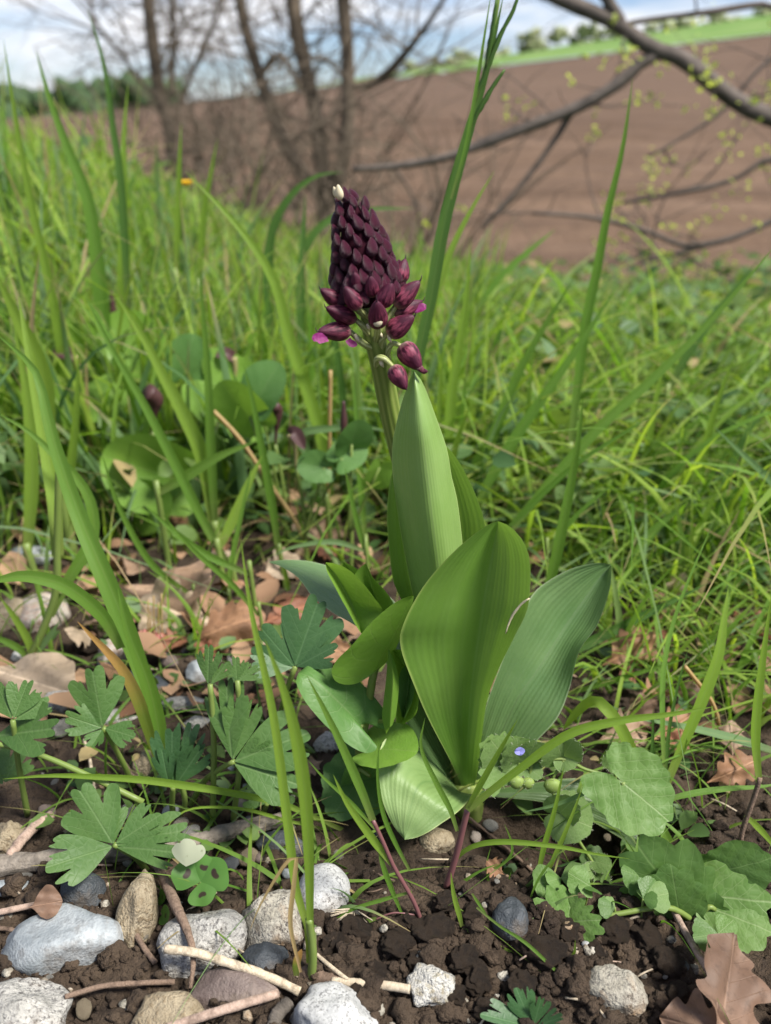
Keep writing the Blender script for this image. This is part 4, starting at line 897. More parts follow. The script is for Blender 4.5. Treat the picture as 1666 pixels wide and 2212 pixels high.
yc = cb.y - .012; cc = (434, 1905)
for tx, ty, dy, w in [(440, 1958, -.010, 1.0), (377, 1872, .002, 1.0), (492, 1872, .002, 1.0), (447, 1846, .006, .9)]:
    put('leaflet', fan(P(*cc, yc), P(tx, ty, yc + dy), (0, -.7, .72), CLOV, half=55 * w, cut=0, lobes=1, cup=.05), cp)
put('stalk', tube([cb - Vector((0, 0, .008)), P(428, 1930, yc + .006), P(*cc, yc)], [.0009, .0007], STALK, 7, 10), cp)
for px, py, s in [(350, 1975, 20), (405, 2040, 18), (345, 1935, 16)]:
    b = P(px, py, G(px, py + 10).y); put('leaflet', heart(b, b + Vector((s * mpp(b), -.004, .003)), (0, -.7, .7), CLOV, width=.8, lobe=.1, nt=36, rings=4), cp)
# pale dried petal on the branch
t = NT('pale_petal'); PETAL = t.done(t.mix(t.mr(t.noise(t.obj(), 260., 4), .6, .68), (0.36, 0.38, 0.27), (0.10, 0.10, 0.05)), 0.6, None, 0.3, 0.3, (.7, .75, .5))
pp_ = P(402, 1872, yc - .002)
o = put('fallen_petal', fan(pp_, P(408, 1815, yc + .002), (0.05, -.85, .5), PETAL, half=62, cut=.12, teeth=3, lobes=1, cup=.3)); tag(o, 'pale whitish fallen petal leaning on the dead branch above the clover', 'petal')

# ------------------------------------------------------------------ weeds on the right
RW = leaf_mat('round_weed_leaf', (0.078, 0.165, 0.030), (0.118, 0.205, 0.046), 'net', 0.35, 0.55, 7, (0.20, 0.28, 0.11), None, 0.3)
RWD = leaf_mat('round_weed_leaf_dark', (0.060, 0.130, 0.028), (0.085, 0.160, 0.036), 'net', 0.35, 0.5, 7, (0.12, 0.20, 0.06), None, 0.25)
wb = G(1500, 1990); wp = thing('toothed_weed', wb, 'sprawling weed with wrinkled toothed round leaves right of the orchid', 'weed')
yw = wb.y
for b, tp, nm, m, w, lb, sc in [((1345, 1690, .020), (1455, 1778, .006), (-.15, -.65, .75), RW, .85, .50, .07), ((1545, 1965, .0), (1668, 2010, -.012), (.1, -.6, .8), RW, .5, .25, .10),
     ((1500, 1930, .006), (1668, 1952, -.004), (0, -.8, .55), RW, .42, .30, .12), ((1500, 1985, .0), (1384, 1840, .010), (-.2, -.9, .35), RWD, .5, .20, .16), ((1470, 1985, 0), (1452, 1880, .004), (-.2, -.9, .3), RWD, .5, .20, .12),
     ((1560, 1880, .010), (1668, 1860, .004), (.1, -.9, .4), RWD, .62, .35, .05), ((1230, 1990, -.004), (1298, 1988, -.010), (.0, -.7, .7), RW, .9, .5, .22), ((1228, 1990, -.004), (1154, 1965, -.006), (.0, -.7, .7), RW, .75, .4, .22), ((1226, 1990, -.004), (1238, 1932, .002), (.0, -.8, .6), RW, .55, .3, .2),
     ((1560, 2000, 0), (1540, 2050, -.006), (0, -.7, .7), RW, .7, .4, .05), ((1600, 2010, 0), (1664, 2056, -.006), (.1, -.7, .7), RW, .7, .4, .05)]:
    put('leaf', heart(P(b[0], b[1], yw + b[2]), P(tp[0], tp[1], yw + tp[2]), nm, m, width=w, lobe=lb, scal=sc, bumps=.028, seed=tp[0], curl=.12), wp)
for pl in [[(1500, 1990, 0), (1440, 1960, -.002), (1330, 1975, -.004), (1230, 1990, -.004)], [(1500, 1990, 0), (1430, 1900, .012), (1360, 1750, .02), (1345, 1690, .02)], [(1500, 1990, 0), (1530, 1960, .0), (1545, 1965, 0)], [(1500, 1990, 0), (1560, 1995, 0), (1600, 2010, 0)], [(1500, 1990, 0), (1500, 1930, .006)], [(1500, 1990, 0), (1540, 1940, .008), (1560, 1880, .01)]]:
    put('stem', tube([P(x, y, yw + d) for x, y, d in pl], [.0014, .0011], STALK, 7, 14, .05), wp)
# speedwell: small hairy rounded leaves, one blue flower, hairy pods
sb = G(1310, 1985); sp = thing('speedwell_plant', sb, 'hairy creeping speedwell with one tiny pale blue flower against the orchid leaf', 'speedwell')
SPW = leaf_mat('speedwell_leaf', (0.110, 0.200, 0.050), (0.150, 0.235, 0.075), 'net', 0.38, 0.6, 6, (0.22, 0.30, 0.12), None, 0.25)
ysw = Y0 - .028
lf_ = [((1090, 1650), (1034, 1625), 1.0, .25), ((1095, 1640), (1062, 1600), .9, .1), ((1118, 1640), (1120, 1600), .8, .1), ((1140, 1640), (1158, 1604), .8, .1), ((1110, 1655), (1080, 1690), .8, .15), ((1145, 1660), (1170, 1680), .9, .1),
       ((1218, 1640), (1248, 1650), 1.0, 0), ((1212, 1632), (1205, 1596), 1.0, 0), ((1220, 1628), (1238, 1600), .9, 0), ((1216, 1640), (1210, 1668), .9, 0), ((1330, 1640), (1340, 1612), .8, 0), ((1325, 1650), (1350, 1660), .9, 0),
       ((1215, 1760), (1286, 1790), .95, .05), ((1210, 1755), (1240, 1728), .9, .05), ((1275, 1878), (1258, 1895), .8, 0), ((1290, 1862), (1322, 1872), .8, 0), ((1300, 1895), (1304, 1930), .7, 0), ((1325, 1960), (1340, 1925), .5, 0), ((1315, 1945), (1305, 1930), .6, 0)]
r_ = random.Random(8)
for (bx, by), (tx, ty), w, sc in lf_:
    y_ = ysw + (0.0 if by < 1700 else -.004 - (by - 1700) * .00008); tp = P(tx, ty, y_ - .004); b_ = P(bx, by, y_)
    lo = put('leaf', heart(b_, tp, (r_.uniform(-.2, .2), -.8, .6), SPW, width=w, lobe=.42, scal=sc, nt=44, rings=5, seed=tx, bumps=.02), sp)
    M_ = np.array([v.co[:] for v in lo.data.vertices][-44:]) + np.array(sb); subput('hairs', join(hairs(M_, r_, 40, .0011, HAIR)), lo)
for pl in [[(1325, 1965, .0), (1290, 1880, .002), (1240, 1800, .004), (1205, 1745, .004), (1190, 1700, .002), (1160, 1670, 0), (1120, 1650, 0)], [(1340, 1690, 0), (1300, 1672, 0), (1260, 1660, 0), (1218, 1640, 0), (1150, 1645, 0)], [(1150, 1648, 0), (1140, 1690, -.002)], [(1218, 1642, 0), (1195, 1680, -.002)], [(1330, 1690, 0), (1328, 1645, 0)]]:
    put('stem', tube([P(x, y, ysw + d - (0 if y < 1700 else (y - 1700) * .00008)) for x, y, d in pl], [.0009, .0007], STALK, 7, 18, .05), sp)
t = NT('blue_petal'); BLUE = t.done((0.36, 0.36, 0.80), 0.5, None, 0.3, 0.3, (.5, .5, .9))
fc_ = P(1123, 1622, ysw - .006)
for k in range(4):
    a = k * 1.57 + .3; put('petal', heart(fc_, fc_ + Vector((math.cos(a) * .0026, -.0006, math.sin(a) * .0026)), (0, -1, .2), BLUE, width=.9, lobe=.1, nt=24, rings=3), sp)
t = NT('pod_green'); POD = t.done((0.20, 0.28, 0.07), 0.55, None, 0.3, 0.25, (.4, .5, .12))
for px, py, s in [(1116, 1690, 15), (1140, 1692, 13), (1194, 1698, 17)]:
    V, f = ico(3); c = np.array(P(px, py, ysw - .004)); k = s * mpp(Vector(c)); V2 = V.copy(); V2[:, 0] *= 1 + .18 * (V[:, 2] > 0); W = V2 * np.array([k, k * .8, k * 1.05]) + c
    po = put('seed_pod', (W, [tuple(x) for x in f], None, POD), sp); subput('hairs', join(hairs(W, r_, 60, .0012, HAIR)), po)

# small round-leaved sprigs on the right
r_ = random.Random(91)
for i, (px, py) in enumerate([(1290, 1900), (1330, 1990), (1420, 1945), (1260, 1955), (1385, 1990), (1545, 2060), (1200, 1930), (1590, 1900), (1360, 1880)]):
    b = G(px, py); root = thing('weed_seedling', b, 'tiny round-leaved seedling on the soil near the toothed weed', 'seedling', 'seedlings right of the orchid')
    c = b + Vector((r_.gauss(0, .003), -.002, r_.uniform(.008, .018))); put('stem', tube([b - Vector((0, 0, .006)), c], [.0006, .0005], STALK, 6, 6), root)
    for k in range(r_.randint(2, 4)):
        a = r_.uniform(0, 6.28); L = r_.uniform(.005, .014); put('leaf', fan(c, c + Vector((math.cos(a) * L, math.sin(a) * L * .6, r_.uniform(-.1, .6) * L)), (r_.gauss(0, .3), -.5, .8), r_.choice([RW, RWD, SPW]), half=58, cut=.06, teeth=5, lobes=1, cup=.2, nt=25, rings=4, seed=i * 9 + k), root)

# ------------------------------------------------------------------ stones
SM = {
 'blue': stone_mat('grey_blue_stone', (0.30, 0.34, 0.36), (0.45, 0.48, 0.49), None, rough=.6, bumps=.25),
 'granite': stone_mat('white_granite', (0.46, 0.45, 0.41), (0.62, 0.60, 0.55), (0.09, 0.085, 0.08), 420.),
 'tan': stone_mat('tan_stone', (0.34, 0.27, 0.17), (0.46, 0.39, 0.27), (0.16, 0.12, 0.07), 300.),
 'rust': stone_mat('rusty_granite', (0.36, 0.33, 0.25), (0.52, 0.49, 0.42), (0.08, 0.07, 0.06), 360., vein=(0.22, 0.13, 0.06)),
 'egg': stone_mat('speckled_white_stone', (0.52, 0.53, 0.52), (0.64, 0.64, 0.62), (0.10, 0.10, 0.10), 560., rough=.6, bumps=.15),
 'quartz': stone_mat('white_quartz', (0.60, 0.58, 0.52), (0.72, 0.71, 0.66), (0.28, 0.25, 0.18), 240., bumps=.8),
 'slate': stone_mat('dark_slate', (0.045, 0.055, 0.065), (0.085, 0.095, 0.105), None, rough=.55, bumps=.3),
 'purple': stone_mat('purple_stone', (0.155, 0.115, 0.105), (0.24, 0.19, 0.165), None, rough=.6, bumps=.3),
 'pinkish': stone_mat('pale_pink_stone', (0.46, 0.39, 0.33), (0.60, 0.54, 0.47), (0.3, 0.2, 0.15), 200., bumps=.3),
}
RING, RQ = [], random.Random(17)
def stone(box, kind, label, seed, ang=.5, rough=.05, deep=1.0, tilt=0.0, sink=.42, group=None, name='stone', sub=4):
    x0, y0, x1, y1 = box; cx, cy = (x0 + x1) / 2, (y0 + y1) / 2; g0 = G(cx, cy); k = mpp(g0)
    rx, h = (x1 - x0) / 2 * k, (y1 - y0) / 2 * k; rz = h * .92; ry = h * 1.06 * deep
    c = G(cx, cy, rz * (1 - 2 * sink)); V, Fc = rock_shape(sub, seed, ang, rough)
    V = V / np.array([np.abs(V[:, 0]).max(), np.abs(V[:, 1]).max(), np.abs(V[:, 2]).max()]) * np.array([rx, ry, rz])
    R = np.array(Matrix.Rotation(tilt, 3, 'Y')); V = V @ R.T + np.array(c)
    for _ in range(16):
        an = RQ.uniform(0, 6.28); RING.append((c.x + math.cos(an) * rx * RQ.uniform(.85, 1.12), c.y + math.sin(an) * ry * RQ.uniform(.85, 1.12), rx * RQ.uniform(.06, .17)))
    o = put(name, (V, Fc, None, SM[kind]), None, tuple(c)); return tag(o, label, 'stone', group)
for i, (box, kind, label, ang, rough, tilt) in enumerate([
  ((-18, 1942, 274, 2126), 'blue', 'big smooth blue grey cobble, largest stone beside the dry twigs', .66, .022, -.22),
  ((-70, 2108, 146, 2290), 'granite', 'rough white granite lump against the big blue grey cobble', .5, .10, 0),
  ((256, 1886, 342, 2066), 'tan', 'tall tan wedge-shaped stone standing next to the blue grey cobble', .55, .06, .12),
  ((330, 1955, 534, 2120), 'granite', 'blocky speckled granite stone under the forked brown twig', .62, .05, -.1),
  ((518, 1918, 668, 2070), 'rust', 'rust-stained speckled stone behind the paired grass blades', .6, .08, .1),
  ((640, 1868, 758, 1992), 'egg', 'smooth egg-shaped white stone flecked with grey', .12, .015, -.4),
  ((628, 2130, 818, 2290), 'egg', 'white and grey mottled stone below the pale hollow straw', .5, .07, .3),
  ((868, 2084, 990, 2186), 'quartz', 'rough white quartz chunk sitting on the soil clods by the straw end', .6, .12, .1),
  ((1256, 2080, 1404, 2196), 'rust', 'pale stone with brown crust half buried in soil on the right', .6, .10, .15),
  ((1060, 1938, 1146, 2030), 'slate', 'dark grey rounded stone in the soil below the toothed weed', .45, .08, 0),
  ((268, 2138, 460, 2280), 'tan', 'broad tan stone under the pinkish dry stalk', .55, .06, 0),
  ((402, 2092, 610, 2192), 'purple', 'flat purple brown stone crossed by dry stalks', .75, .03, .12),
  ((522, 2036, 640, 2112), 'slate', 'dark slate piece under the rust-stained stone', .7, .03, .25),
  ((552, 1790, 666, 1852), 'slate', 'dark blue slate flake at the end of the dead branch', .7, .03, .2),
  ((124, 1884, 226, 1968), 'slate', 'black slate block behind the big blue grey cobble', .75, .04, .3),
  ((-20, 1900, 76, 1936), 'blue', 'thin light blue grey stone under the dead branch', .6, .04, 0),
  ((-20, 1772, 60, 1850), 'tan', 'tan crumbly stone on top of the dead branch end', .6, .10, 0),
  ((34, 1276, 152, 1392), 'pinkish', 'rounded white and pink stone behind the hairy grass stem', .35, .04, .2),
  ((-20, 1282, 76, 1388), 'tan', 'large tan rock touching the white and pink stone', .5, .04, .3),
  ((212, 1372, 276, 1456), 'pinkish', 'cream coloured stone behind the orange tipped grass blade', .5, .05, 0),
  ((250, 1452, 384, 1512), 'slate', 'long dark slate pebble lying under the broad grass blade', .3, .03, .3),
  ((344, 1504, 462, 1540), 'granite', 'flat grey white stone right of the broad grass blade', .6, .06, 0),
  ((400, 1424, 452, 1486), 'blue', 'small blue grey pebble behind the flat grey white stone', .4, .04, 0),
  ((392, 1545, 468, 1586), 'granite', 'grey and white fragment next to the dark cut leaves', .6, .06, 0),
  ((80, 1488, 174, 1560), 'quartz', 'white chalky stone behind the small pale cut leaf', .5, .06, 0),
  ((196, 1530, 302, 1580), 'quartz', 'low white stone directly under the small pale cut leaf', .5, .06, 0),
  ((284, 1618, 356, 1694), 'tan', 'orange tan stone at the foot of the dark cut leaves', .5, .06, 0),
  ((674, 1580, 738, 1646), 'granite', 'grey rock in shade behind the heart-leaved plant', .55, .06, 0),
  ((14, 1176, 114, 1230), 'blue', 'grey blue rock in the grass behind the white and pink stone', .4, .03, 0),
  ((215, 1095, 300, 1150), 'pinkish', 'whitish stone in the grass behind the curled oak leaf', .4, .03, 0),
  ((1385, 1655, 1440, 1700), 'blue', 'small grey pebble between the grass stems on the right', .4, .03, 0),
  ((905, 1785, 985, 1850), 'tan', 'tan stone tucked under the folded lower orchid leaf', .45, .05, 0)]):
    stone(box, kind, label, 100 + i, min(.9, ang * 1.25) if ang > .2 else ang, rough, 1.0, tilt)
# small pebbles: countable ones on the left as individuals
r_ = random.Random(5); kinds = list(SM)
pm = [mesh('pebble', *(lambda s: (s[0], s[1], SM[k]))(rock_shape(3, 300 + i, .5, .05))) for i, k in enumerate(kinds * 2)]
for i in range(90):
    px = r_.uniform(0, 640) if i < 70 else r_.uniform(640, 1640); py = r_.uniform(1400, 2200) if i < 70 else r_.uniform(1760, 2200)
    c = G(px, py, 0.001); s = r_.uniform(8, 26) * mpp(c) * (.7 if i >= 70 else 1)
    o = bpy.data.objects.new('pebble', r_.choice(pm)); lnk(o); o.location = c; o.scale = (s, s * r_.uniform(.7, 1), s * r_.uniform(.5, .8)); o.rotation_euler = (r_.uniform(-.4, .4), r_.uniform(-.4, .4), r_.uniform(0, 6))
    tag(o, 'small pebble in the loose soil between the larger stones' if i < 70 else 'small pebble in the dark soil near the orchid base', 'pebble', 'pebbles among the stones' if i < 70 else 'pebbles in the soil')
# soil clods
cm_ = [mesh('soil_clod', *(lambda s: (s[0], s[1], SOIL))(rock_shape(4, 400 + i, .55, .24))) for i in range(6)]
big = [(770, 2010, 80), (720, 2040, 60), (860, 2040, 85), (930, 2010, 95), (1000, 2075, 75), (1030, 2110, 70), (900, 2080, 50), (820, 2110, 70), (770, 2160, 75), (980, 2150, 60), (1170, 2060, 110), (1230, 2010, 60), (1330, 2010, 75), (1400, 2030, 85), (1440, 2080, 75), (1230, 2110, 80), (1130, 2130, 70), (1060, 2190, 70), (1180, 2190, 60), (1460, 2150, 70), (1360, 2150, 60), (1020, 1975, 60), (960, 1950, 60), (880, 1990, 50), (1290, 2060, 50), (1500, 2010, 60),
       (190, 1400, 45), (160, 1440, 50), (380, 1380, 40), (330, 1430, 45), (300, 1480, 40), (100, 1620, 45), (160, 1680, 50), (410, 1590, 40), (240, 1690, 40), (480, 1960, 50), (600, 1880, 45), (560, 1960, 40), (820, 1900, 50), (720, 1960, 45)]
for i, (px, py, s) in enumerate(big):
    c = G(px, py, .001); k = s * .5 * mpp(c); o = bpy.data.objects.new('soil_clod', cm_[i % 6]); lnk(o); o.location = c
    o.scale = (k, k * r_.uniform(.7, .95), k * r_.uniform(.6, .85)); o.rotation_euler = (r_.uniform(-.5, .5), r_.uniform(-.5, .5), r_.uniform(0, 6))
    tag(o, 'crumbly brown soil clod on the bare earth in front of the orchid' if i < 26 else 'crumbly brown soil clod among the stones left of the orchid', 'soil clod', 'soil clods in front' if i < 26 else 'soil clods by the stones')
def ring_crumbs():
    shp = [rock_shape(3, 700 + i, .5, .5) for i in range(5)]; V, Fc, k = [], [], 0
    for i, (x, y, s) in enumerate(RING):
        v, f = shp[i % 5]; z = float(gz(x, y) + gdet(np.array(x), np.array(y))); q = np.array(Matrix.Rotation(RQ.uniform(0, 6.28), 3, 'Z'))
        V.append((v * np.array([1, .9, .7]) * s) @ q.T + np.array([x, y, z + s * .25])); Fc.append(f + k); k += len(v)
    o = lnk(bpy.data.objects.new('packed_soil', mesh('packed_soil', np.vstack(V), np.vstack(Fc), SOIL))); o['kind'] = 'stuff'; tag(o, 'loose soil packed round the feet of the stones', 'soil')
ring_crumbs()
def scatter(name, n, sub, mats, boxes, size, seed, label, cat, ang=.4, rough=.3):
    rr = np.random.default_rng(seed); shp = [rock_shape(sub, seed + i, ang, rough) for i in range(5)]; V, Fc, k = [], [], 0
    for i in range(n):
        bx = boxes[i % len(boxes)]; c = G(rr.uniform(bx[0], bx[2]), rr.uniform(bx[1], bx[3]), .0005); v, f = shp[i % 5]
        s = size * rr.uniform(.35, 1.0) ** 1.5; q = np.array(Matrix.Rotation(rr.uniform(0, 6.28), 3, rr.choice(['X', 'Y', 'Z'])))
        z = float(gz(c.x, c.y) + gdet(np.array(c.x), np.array(c.y)))
        V.append((v * np.array([1, .9, .75]) * s) @ q.T + np.array([c.x, c.y, z + s * .25])); Fc.append(f + k); k += len(v)
    o = lnk(bpy.data.objects.new(name, mesh(name, np.vstack(V), np.vstack(Fc), mats))); o['kind'] = 'stuff'; return tag(o, label, cat)
scatter('soil_crumbs', 640, 3, SOIL, [(640, 1850, 1640, 2230), (0, 1380, 640, 2230), (700, 1950, 1500, 2230), (1350, 1600, 1666, 2000), (-350, 1500, 0, 2600), (0, 2220, 1666, 2700), (1640, 1700, 2000, 2600)], .0062, 50, 'loose brown soil crumbs covering the bare earth', 'soil', .55, .28)
scatter('soil_crumbs', 2900, 2, SOIL, [(640, 1850, 1640, 2230), (0, 1380, 640, 2230), (700, 1950, 1500, 2230), (1150, 1450, 1666, 2000), (0, 1800, 660, 2230), (-350, 1500, 0, 2600), (0, 2220, 1666, 2700)], .0028, 51, 'fine dark soil grains between the larger crumbs', 'soil', .6, .3)
scatter('grit', 150, 2, SM['rust'], [(0, 1380, 660, 2220), (640, 1850, 1640, 2230)], .0030, 60, 'fine pale grit scattered over the soil', 'grit', .6, .2)

# ------------------------------------------------------------------ dead branch, dry stalks
DEADW = wood_mat('dead_branch_bark', (0.115, 0.098, 0.080), (0.235, 0.205, 0.170), bst=1.0, s=110.)
TWIG = wood_mat('brown_twig', (0.135, 0.088, 0.062), (0.23, 0.165, 0.12), bst=.7, s=200.)
STRAW = wood_mat('pale_straw', (0.34, 0.27, 0.185), (0.52, 0.45, 0.34), bst=.4, s=300.)
PINKS = wood_mat('pinkish_stalk', (0.24, 0.165, 0.125), (0.38, 0.29, 0.235), bst=.4, s=200.)
def stick(pl, wpx, mat, label, name='dry_stalk', cat='stalk', rough=.08, lift=.6, sides=10, n=40, Yd=None, taper=(1, 1)):
    pts = []
    for q in pl:
        g0 = G(q[0], q[1]); k = mpp(g0); p = G(q[0], q[1], wpx * .5 * k * lift + (q[2] if len(q) > 2 else 0)); pts.append(p)
    r0 = wpx * .5 * mpp(pts[0]); o = put(name, tube(pts, [r0 * taper[0], r0, r0 * taper[1]], mat, sides, n, rough, int(pl[0][0]) % 50), None, tuple(pts[0])); return tag(o, label, cat)
stick([(-330, 1905), (-180, 1890), (-60, 1878), (60, 1864), (180, 1850), (270, 1838), (350, 1830), (420, 1820), (480, 1800), (530, 1787), (610, 1772)], 46, DEADW, 'thick grey dead branch with cracked bark lying behind the stones', 'dead_branch', 'branch', .16, .9, 16, 70, taper=(1.15, .8))
stick([(340, 1868, .004), (362, 1915, .010), (382, 1960, .012), (400, 2000, .013), (415, 2044, .013), (417, 2090, .008), (411, 2135, .003)], 21, TWIG, 'brown forked twig leaning over the granite stone', 'twig', 'twig', .12, 1, taper=(1.0, .35))
stick([(356, 2050, .016), (420, 2058, .015), (500, 2082, .010), (570, 2106, .006), (648, 2142, .002)], 20, STRAW, 'pale bark-peeled stalk crossing the forked twig', rough=.12)
stick([(718, 2120, .003), (780, 2124, .004), (840, 2130, .005), (886, 2137, .006)], 19, STRAW, 'hollow pale straw stub pointing at the white quartz chunk', rough=.04)
stick([(640, 2090, .002), (700, 2112, .002), (735, 2120, .002)], 24, TWIG, 'knobbly brown root at the foot of the paired grass blades', 'root', 'root', .25)
stick([(684, 2062, .006), (720, 2092, .006), (756, 2120, .005), (795, 2148, .001)], 9, STRAW, 'thin straw laid across the knobbly root', rough=.08)
stick([(140, 2154, .006), (219, 2131, .005), (300, 2124, .004), (378, 2121, .003)], 12, TWIG, 'thin grey twig below the big blue grey cobble', 'twig', 'twig', .1)
stick([(360, 2222, .008), (440, 2195, .010), (520, 2170, .010), (600, 2146, .006)], 21, PINKS, 'pinkish thick stalk lying over the flat purple stone', rough=.06)
stick([(1456, 1968, .004), (1490, 2030, .006), (1531, 2098, .008), (1570, 2160, .007), (1612, 2222, .005)], 14, PINKS, 'bare dry stalk slanting past the lobed brown oak leaf', rough=.06)
stick([(278, 1985, .004), (300, 2030, .004), (335, 2080, .003)], 12, TWIG, 'short dark twig wedged between cobble and tan stone', 'twig', 'twig', .15)
stick([(-20, 1975, .006), (40, 1962, .006), (90, 1952, .006)], 14, PINKS, 'dry split stalk at the left before the dead branch', rough=.1)
stick([(-20, 2005, .006), (30, 2010, .006), (70, 2040, .005)], 10, TWIG, 'crooked twig resting on the left shoulder of the cobble', 'twig', 'twig', .15)
stick([(20, 1850, .006), (60, 1800, .008), (110, 1760, .006)], 22, PINKS, 'flat brown splinter above the dead branch', 'splinter', 'splinter', .2)
stick([(182, 1598, .004), (194, 1640, .004), (205, 1715, .002)], 7, STRAW, 'bleached thin stalk under the small pale cut leaf')
stick([(246, 1616, .004), (290, 1680, .004), (342, 1732, .002)], 11, TWIG, 'reddish brown twig slanting before the orange tan stone', 'twig', 'twig', .1)
stick([(1005, 1760, .002), (1080, 1820, .002), (1150, 1880, .002)], 7, TWIG, 'thin brown rootlet in the hollow under the orchid', 'rootlet', 'root', .15)
stick([(1150, 2232, .002), (1060, 2200, .002), (1035, 2215, .002)], 5, STRAW, 'pale fine root beside the blue green seedling', 'rootlet', 'root', .1)
stick([(1290, 2175, .003), (1330, 2225, .003)], 5, STRAW, 'pale thread-like straw below the half buried stone', rough=.1)
stick([(590, 2220, .004), (600, 2190, .006), (625, 2165, .006)], 30, DEADW, 'weathered grey wood stub beside the mottled white stone', 'wood_stub', 'wood', .15)
r_ = random.Random(31)
for i in range(46):                     # loose straw bits
    px, py = r_.uniform(0, 1640), r_.uniform(1420, 2200); a = r_.uniform(-.6, .6); L = r_.uniform(25, 85)
    if 640 < px < 1100 and py < 1850: continue
    o = stick([(px, py, .002), (px + L * .5 * math.cos(a), py + L * .5 * math.sin(a) + r_.uniform(-4, 4), .004), (px + L * math.cos(a), py + L * math.sin(a), .002)], r_.uniform(3, 6), r_.choice([STRAW, TWIG, PINKS]), 'short thin bit of straw lying on the ground', 'straw', 'straw', .1, n=10, sides=6); o['group'] = 'loose straw bits'

# ------------------------------------------------------------------ dead oak leaves
def oak_mat(name, a, b):
    t = NT(name); uv = t.uv(); u = t.sep(uv); n = t.noise(t.obj(), 60., 5, .6)
    c = t.mix(t.mr(n, .3, .7), a, b); mid = t.mr(t.math('ABSOLUTE', u[0]), 0, .02, .8, 0)
    lat = t.math('ABSOLUTE', t.math('SINE', t.math('MULTIPLY', t.math('SUBTRACT', u[1], t.math('MULTIPLY', t.math('ABSOLUTE', u[0]), .8)), 21.0)))
    k = t.math('MAXIMUM', mid, t.mr(lat, 0, .10, .5, 0)); c = t.mix(k, c, tuple(min(1, x * 1.5) for x in b))
    sp = t.noise(t.obj(), 240., 5, .7); c = t.mix(t.mr(sp, .50, .70, 0, .75), c, tuple(x * .35 for x in a)); bl_ = t.noise(t.obj(), 30., 3); c = t.mix(t.mr(bl_, .5, .68, 0, .6), c, tuple(x * .5 for x in a))
    return t.done(c, .62, t.bump(t.math('ADD', k, n), .5, .001), .35, .22, tuple(min(1, x * 1.8) for x in b))
OAK = [oak_mat('oak_tan', (0.20, 0.125, 0.078), (0.36, 0.25, 0.17)), oak_mat('oak_orange', (0.18, 0.092, 0.048), (0.33, 0.185, 0.10)), oak_mat('oak_red', (0.16, 0.062, 0.034), (0.26, 0.115, 0.065)), oak_mat('oak_brown', (0.125, 0.072, 0.046), (0.215, 0.135, 0.09)), oak_mat('oak_cream', (0.28, 0.21, 0.14), (0.43, 0.34, 0.245))]
def oak_leaf(base, tip, nm, mat, width=.34, lobes=4.5, cut=.38, curl=.3, roll=.5, seed=0, nu=46, nv=15):
    b, L, X, S, N = frame(base, tip, nm); u = np.linspace(0, 1, nu); r_ = random.Random(seed); ph = r_.uniform(0, .6)
    env = np.sin(np.pi * np.power(u, 1.35)) ** .75 * (0.25 + .75 * sst(0.0, .35, u)); env[-1] = 0.03; env[0] = .02
    lob = 1 - cut * (0.5 + .5 * np.cos(2 * np.pi * lobes * u + ph)) ** 1.3; w = np.maximum(L * width * env * lob, L * .012)
    v = np.linspace(-1, 1, nv); V = np.zeros((nu, nv, 3)); uv = []
    for i in range(nu):
        for j in range(nv):
            y = w[i] * v[j]; x = L * u[i] + (.18 * abs(y) * (1 - u[i])); yn = y / L
            z = L * (roll * yn * yn * 2.2 - curl * (u[i] - .5) ** 2 + .035 * math.sin(u[i] * 15 + seed) * abs(v[j]) + .03 * math.sin(yn * 22 + seed * 2 + u[i] * 5))
            V[i, j] = b + X * x + S * y + N * z; uv.append((yn, u[i]))
    return V.reshape(-1, 3), grid_faces(nu, nv), np.array(uv), mat
def oak(b, tp, nm, mi, label, group=None, dz=.004, **kw):
    p, q = G(b[0], b[1], dz + (b[2] if len(b) > 2 else 0)), G(tp[0], tp[1], dz + (tp[2] if len(tp) > 2 else 0))
    o = put('oak_leaf', oak_leaf(p, q, nm, OAK[mi], **kw), None, tuple(p)); return tag(o, label, 'dead leaf', group)
oak((275, 1280, .006), (470, 1262, .030), (-.1, -.55, .85), 0, 'large pale curled oak leaf on the litter left of the orchid', seed=1, width=.38, curl=-.3, roll=-.6)
oak((470, 1345, .004), (290, 1300, .012), (0, -.7, .7), 4, 'pale scalloped oak leaf edge under the large curled one', seed=2, width=.36, roll=.5)
oak((408, 1385, .002), (568, 1325, .020), (.1, -.7, .7), 1, 'orange brown crumpled oak leaf before the curled pale one', seed=3, width=.42, roll=-.8)
oak((560, 1350, .002), (690, 1292, .006), (.1, -.6, .8), 2, 'dark red brown ruffled oak leaf under the bluish orchid leaf', seed=4, width=.30, roll=-1.0, lobes=7)
oak((480, 1420), (420, 1390, .008), (0, -.7, .7), 2, 'small red brown leaf fragment below the orange oak leaf', seed=5)
oak((640, 1420, .004), (760, 1400, .010), (.1, -.6, .8), 1, 'brown leaf curl showing behind the dark three-lobed leaf', seed=6)
oak((-40, 1440, .010), (160, 1496, .006), (.1, -.65, .75), 4, 'smooth cream dead leaf lying over the stones at left', seed=7, width=.34, cut=.06, roll=-.5)
oak((350, 1090, .008), (420, 1050, .02), (0, -.8, .6), 1, 'orange dead leaf behind the heart leaf in the grass', seed=8)
oak((640, 1200, .004), (730, 1090, .02), (.2, -.8, .6), 0, 'tan upright dead leaf behind the orchid in the grass', seed=9, roll=-.6)
oak((560, 1250, .004), (650, 1200, .01), (.2, -.7, .7), 4, 'cream dead leaf next to the tan upright one', seed=10)
oak((1300, 1440, .004), (1420, 1370, .022), (.1, -.8, .6), 1, 'orange brown leaf standing behind the right orchid leaf', seed=11, roll=-.8)
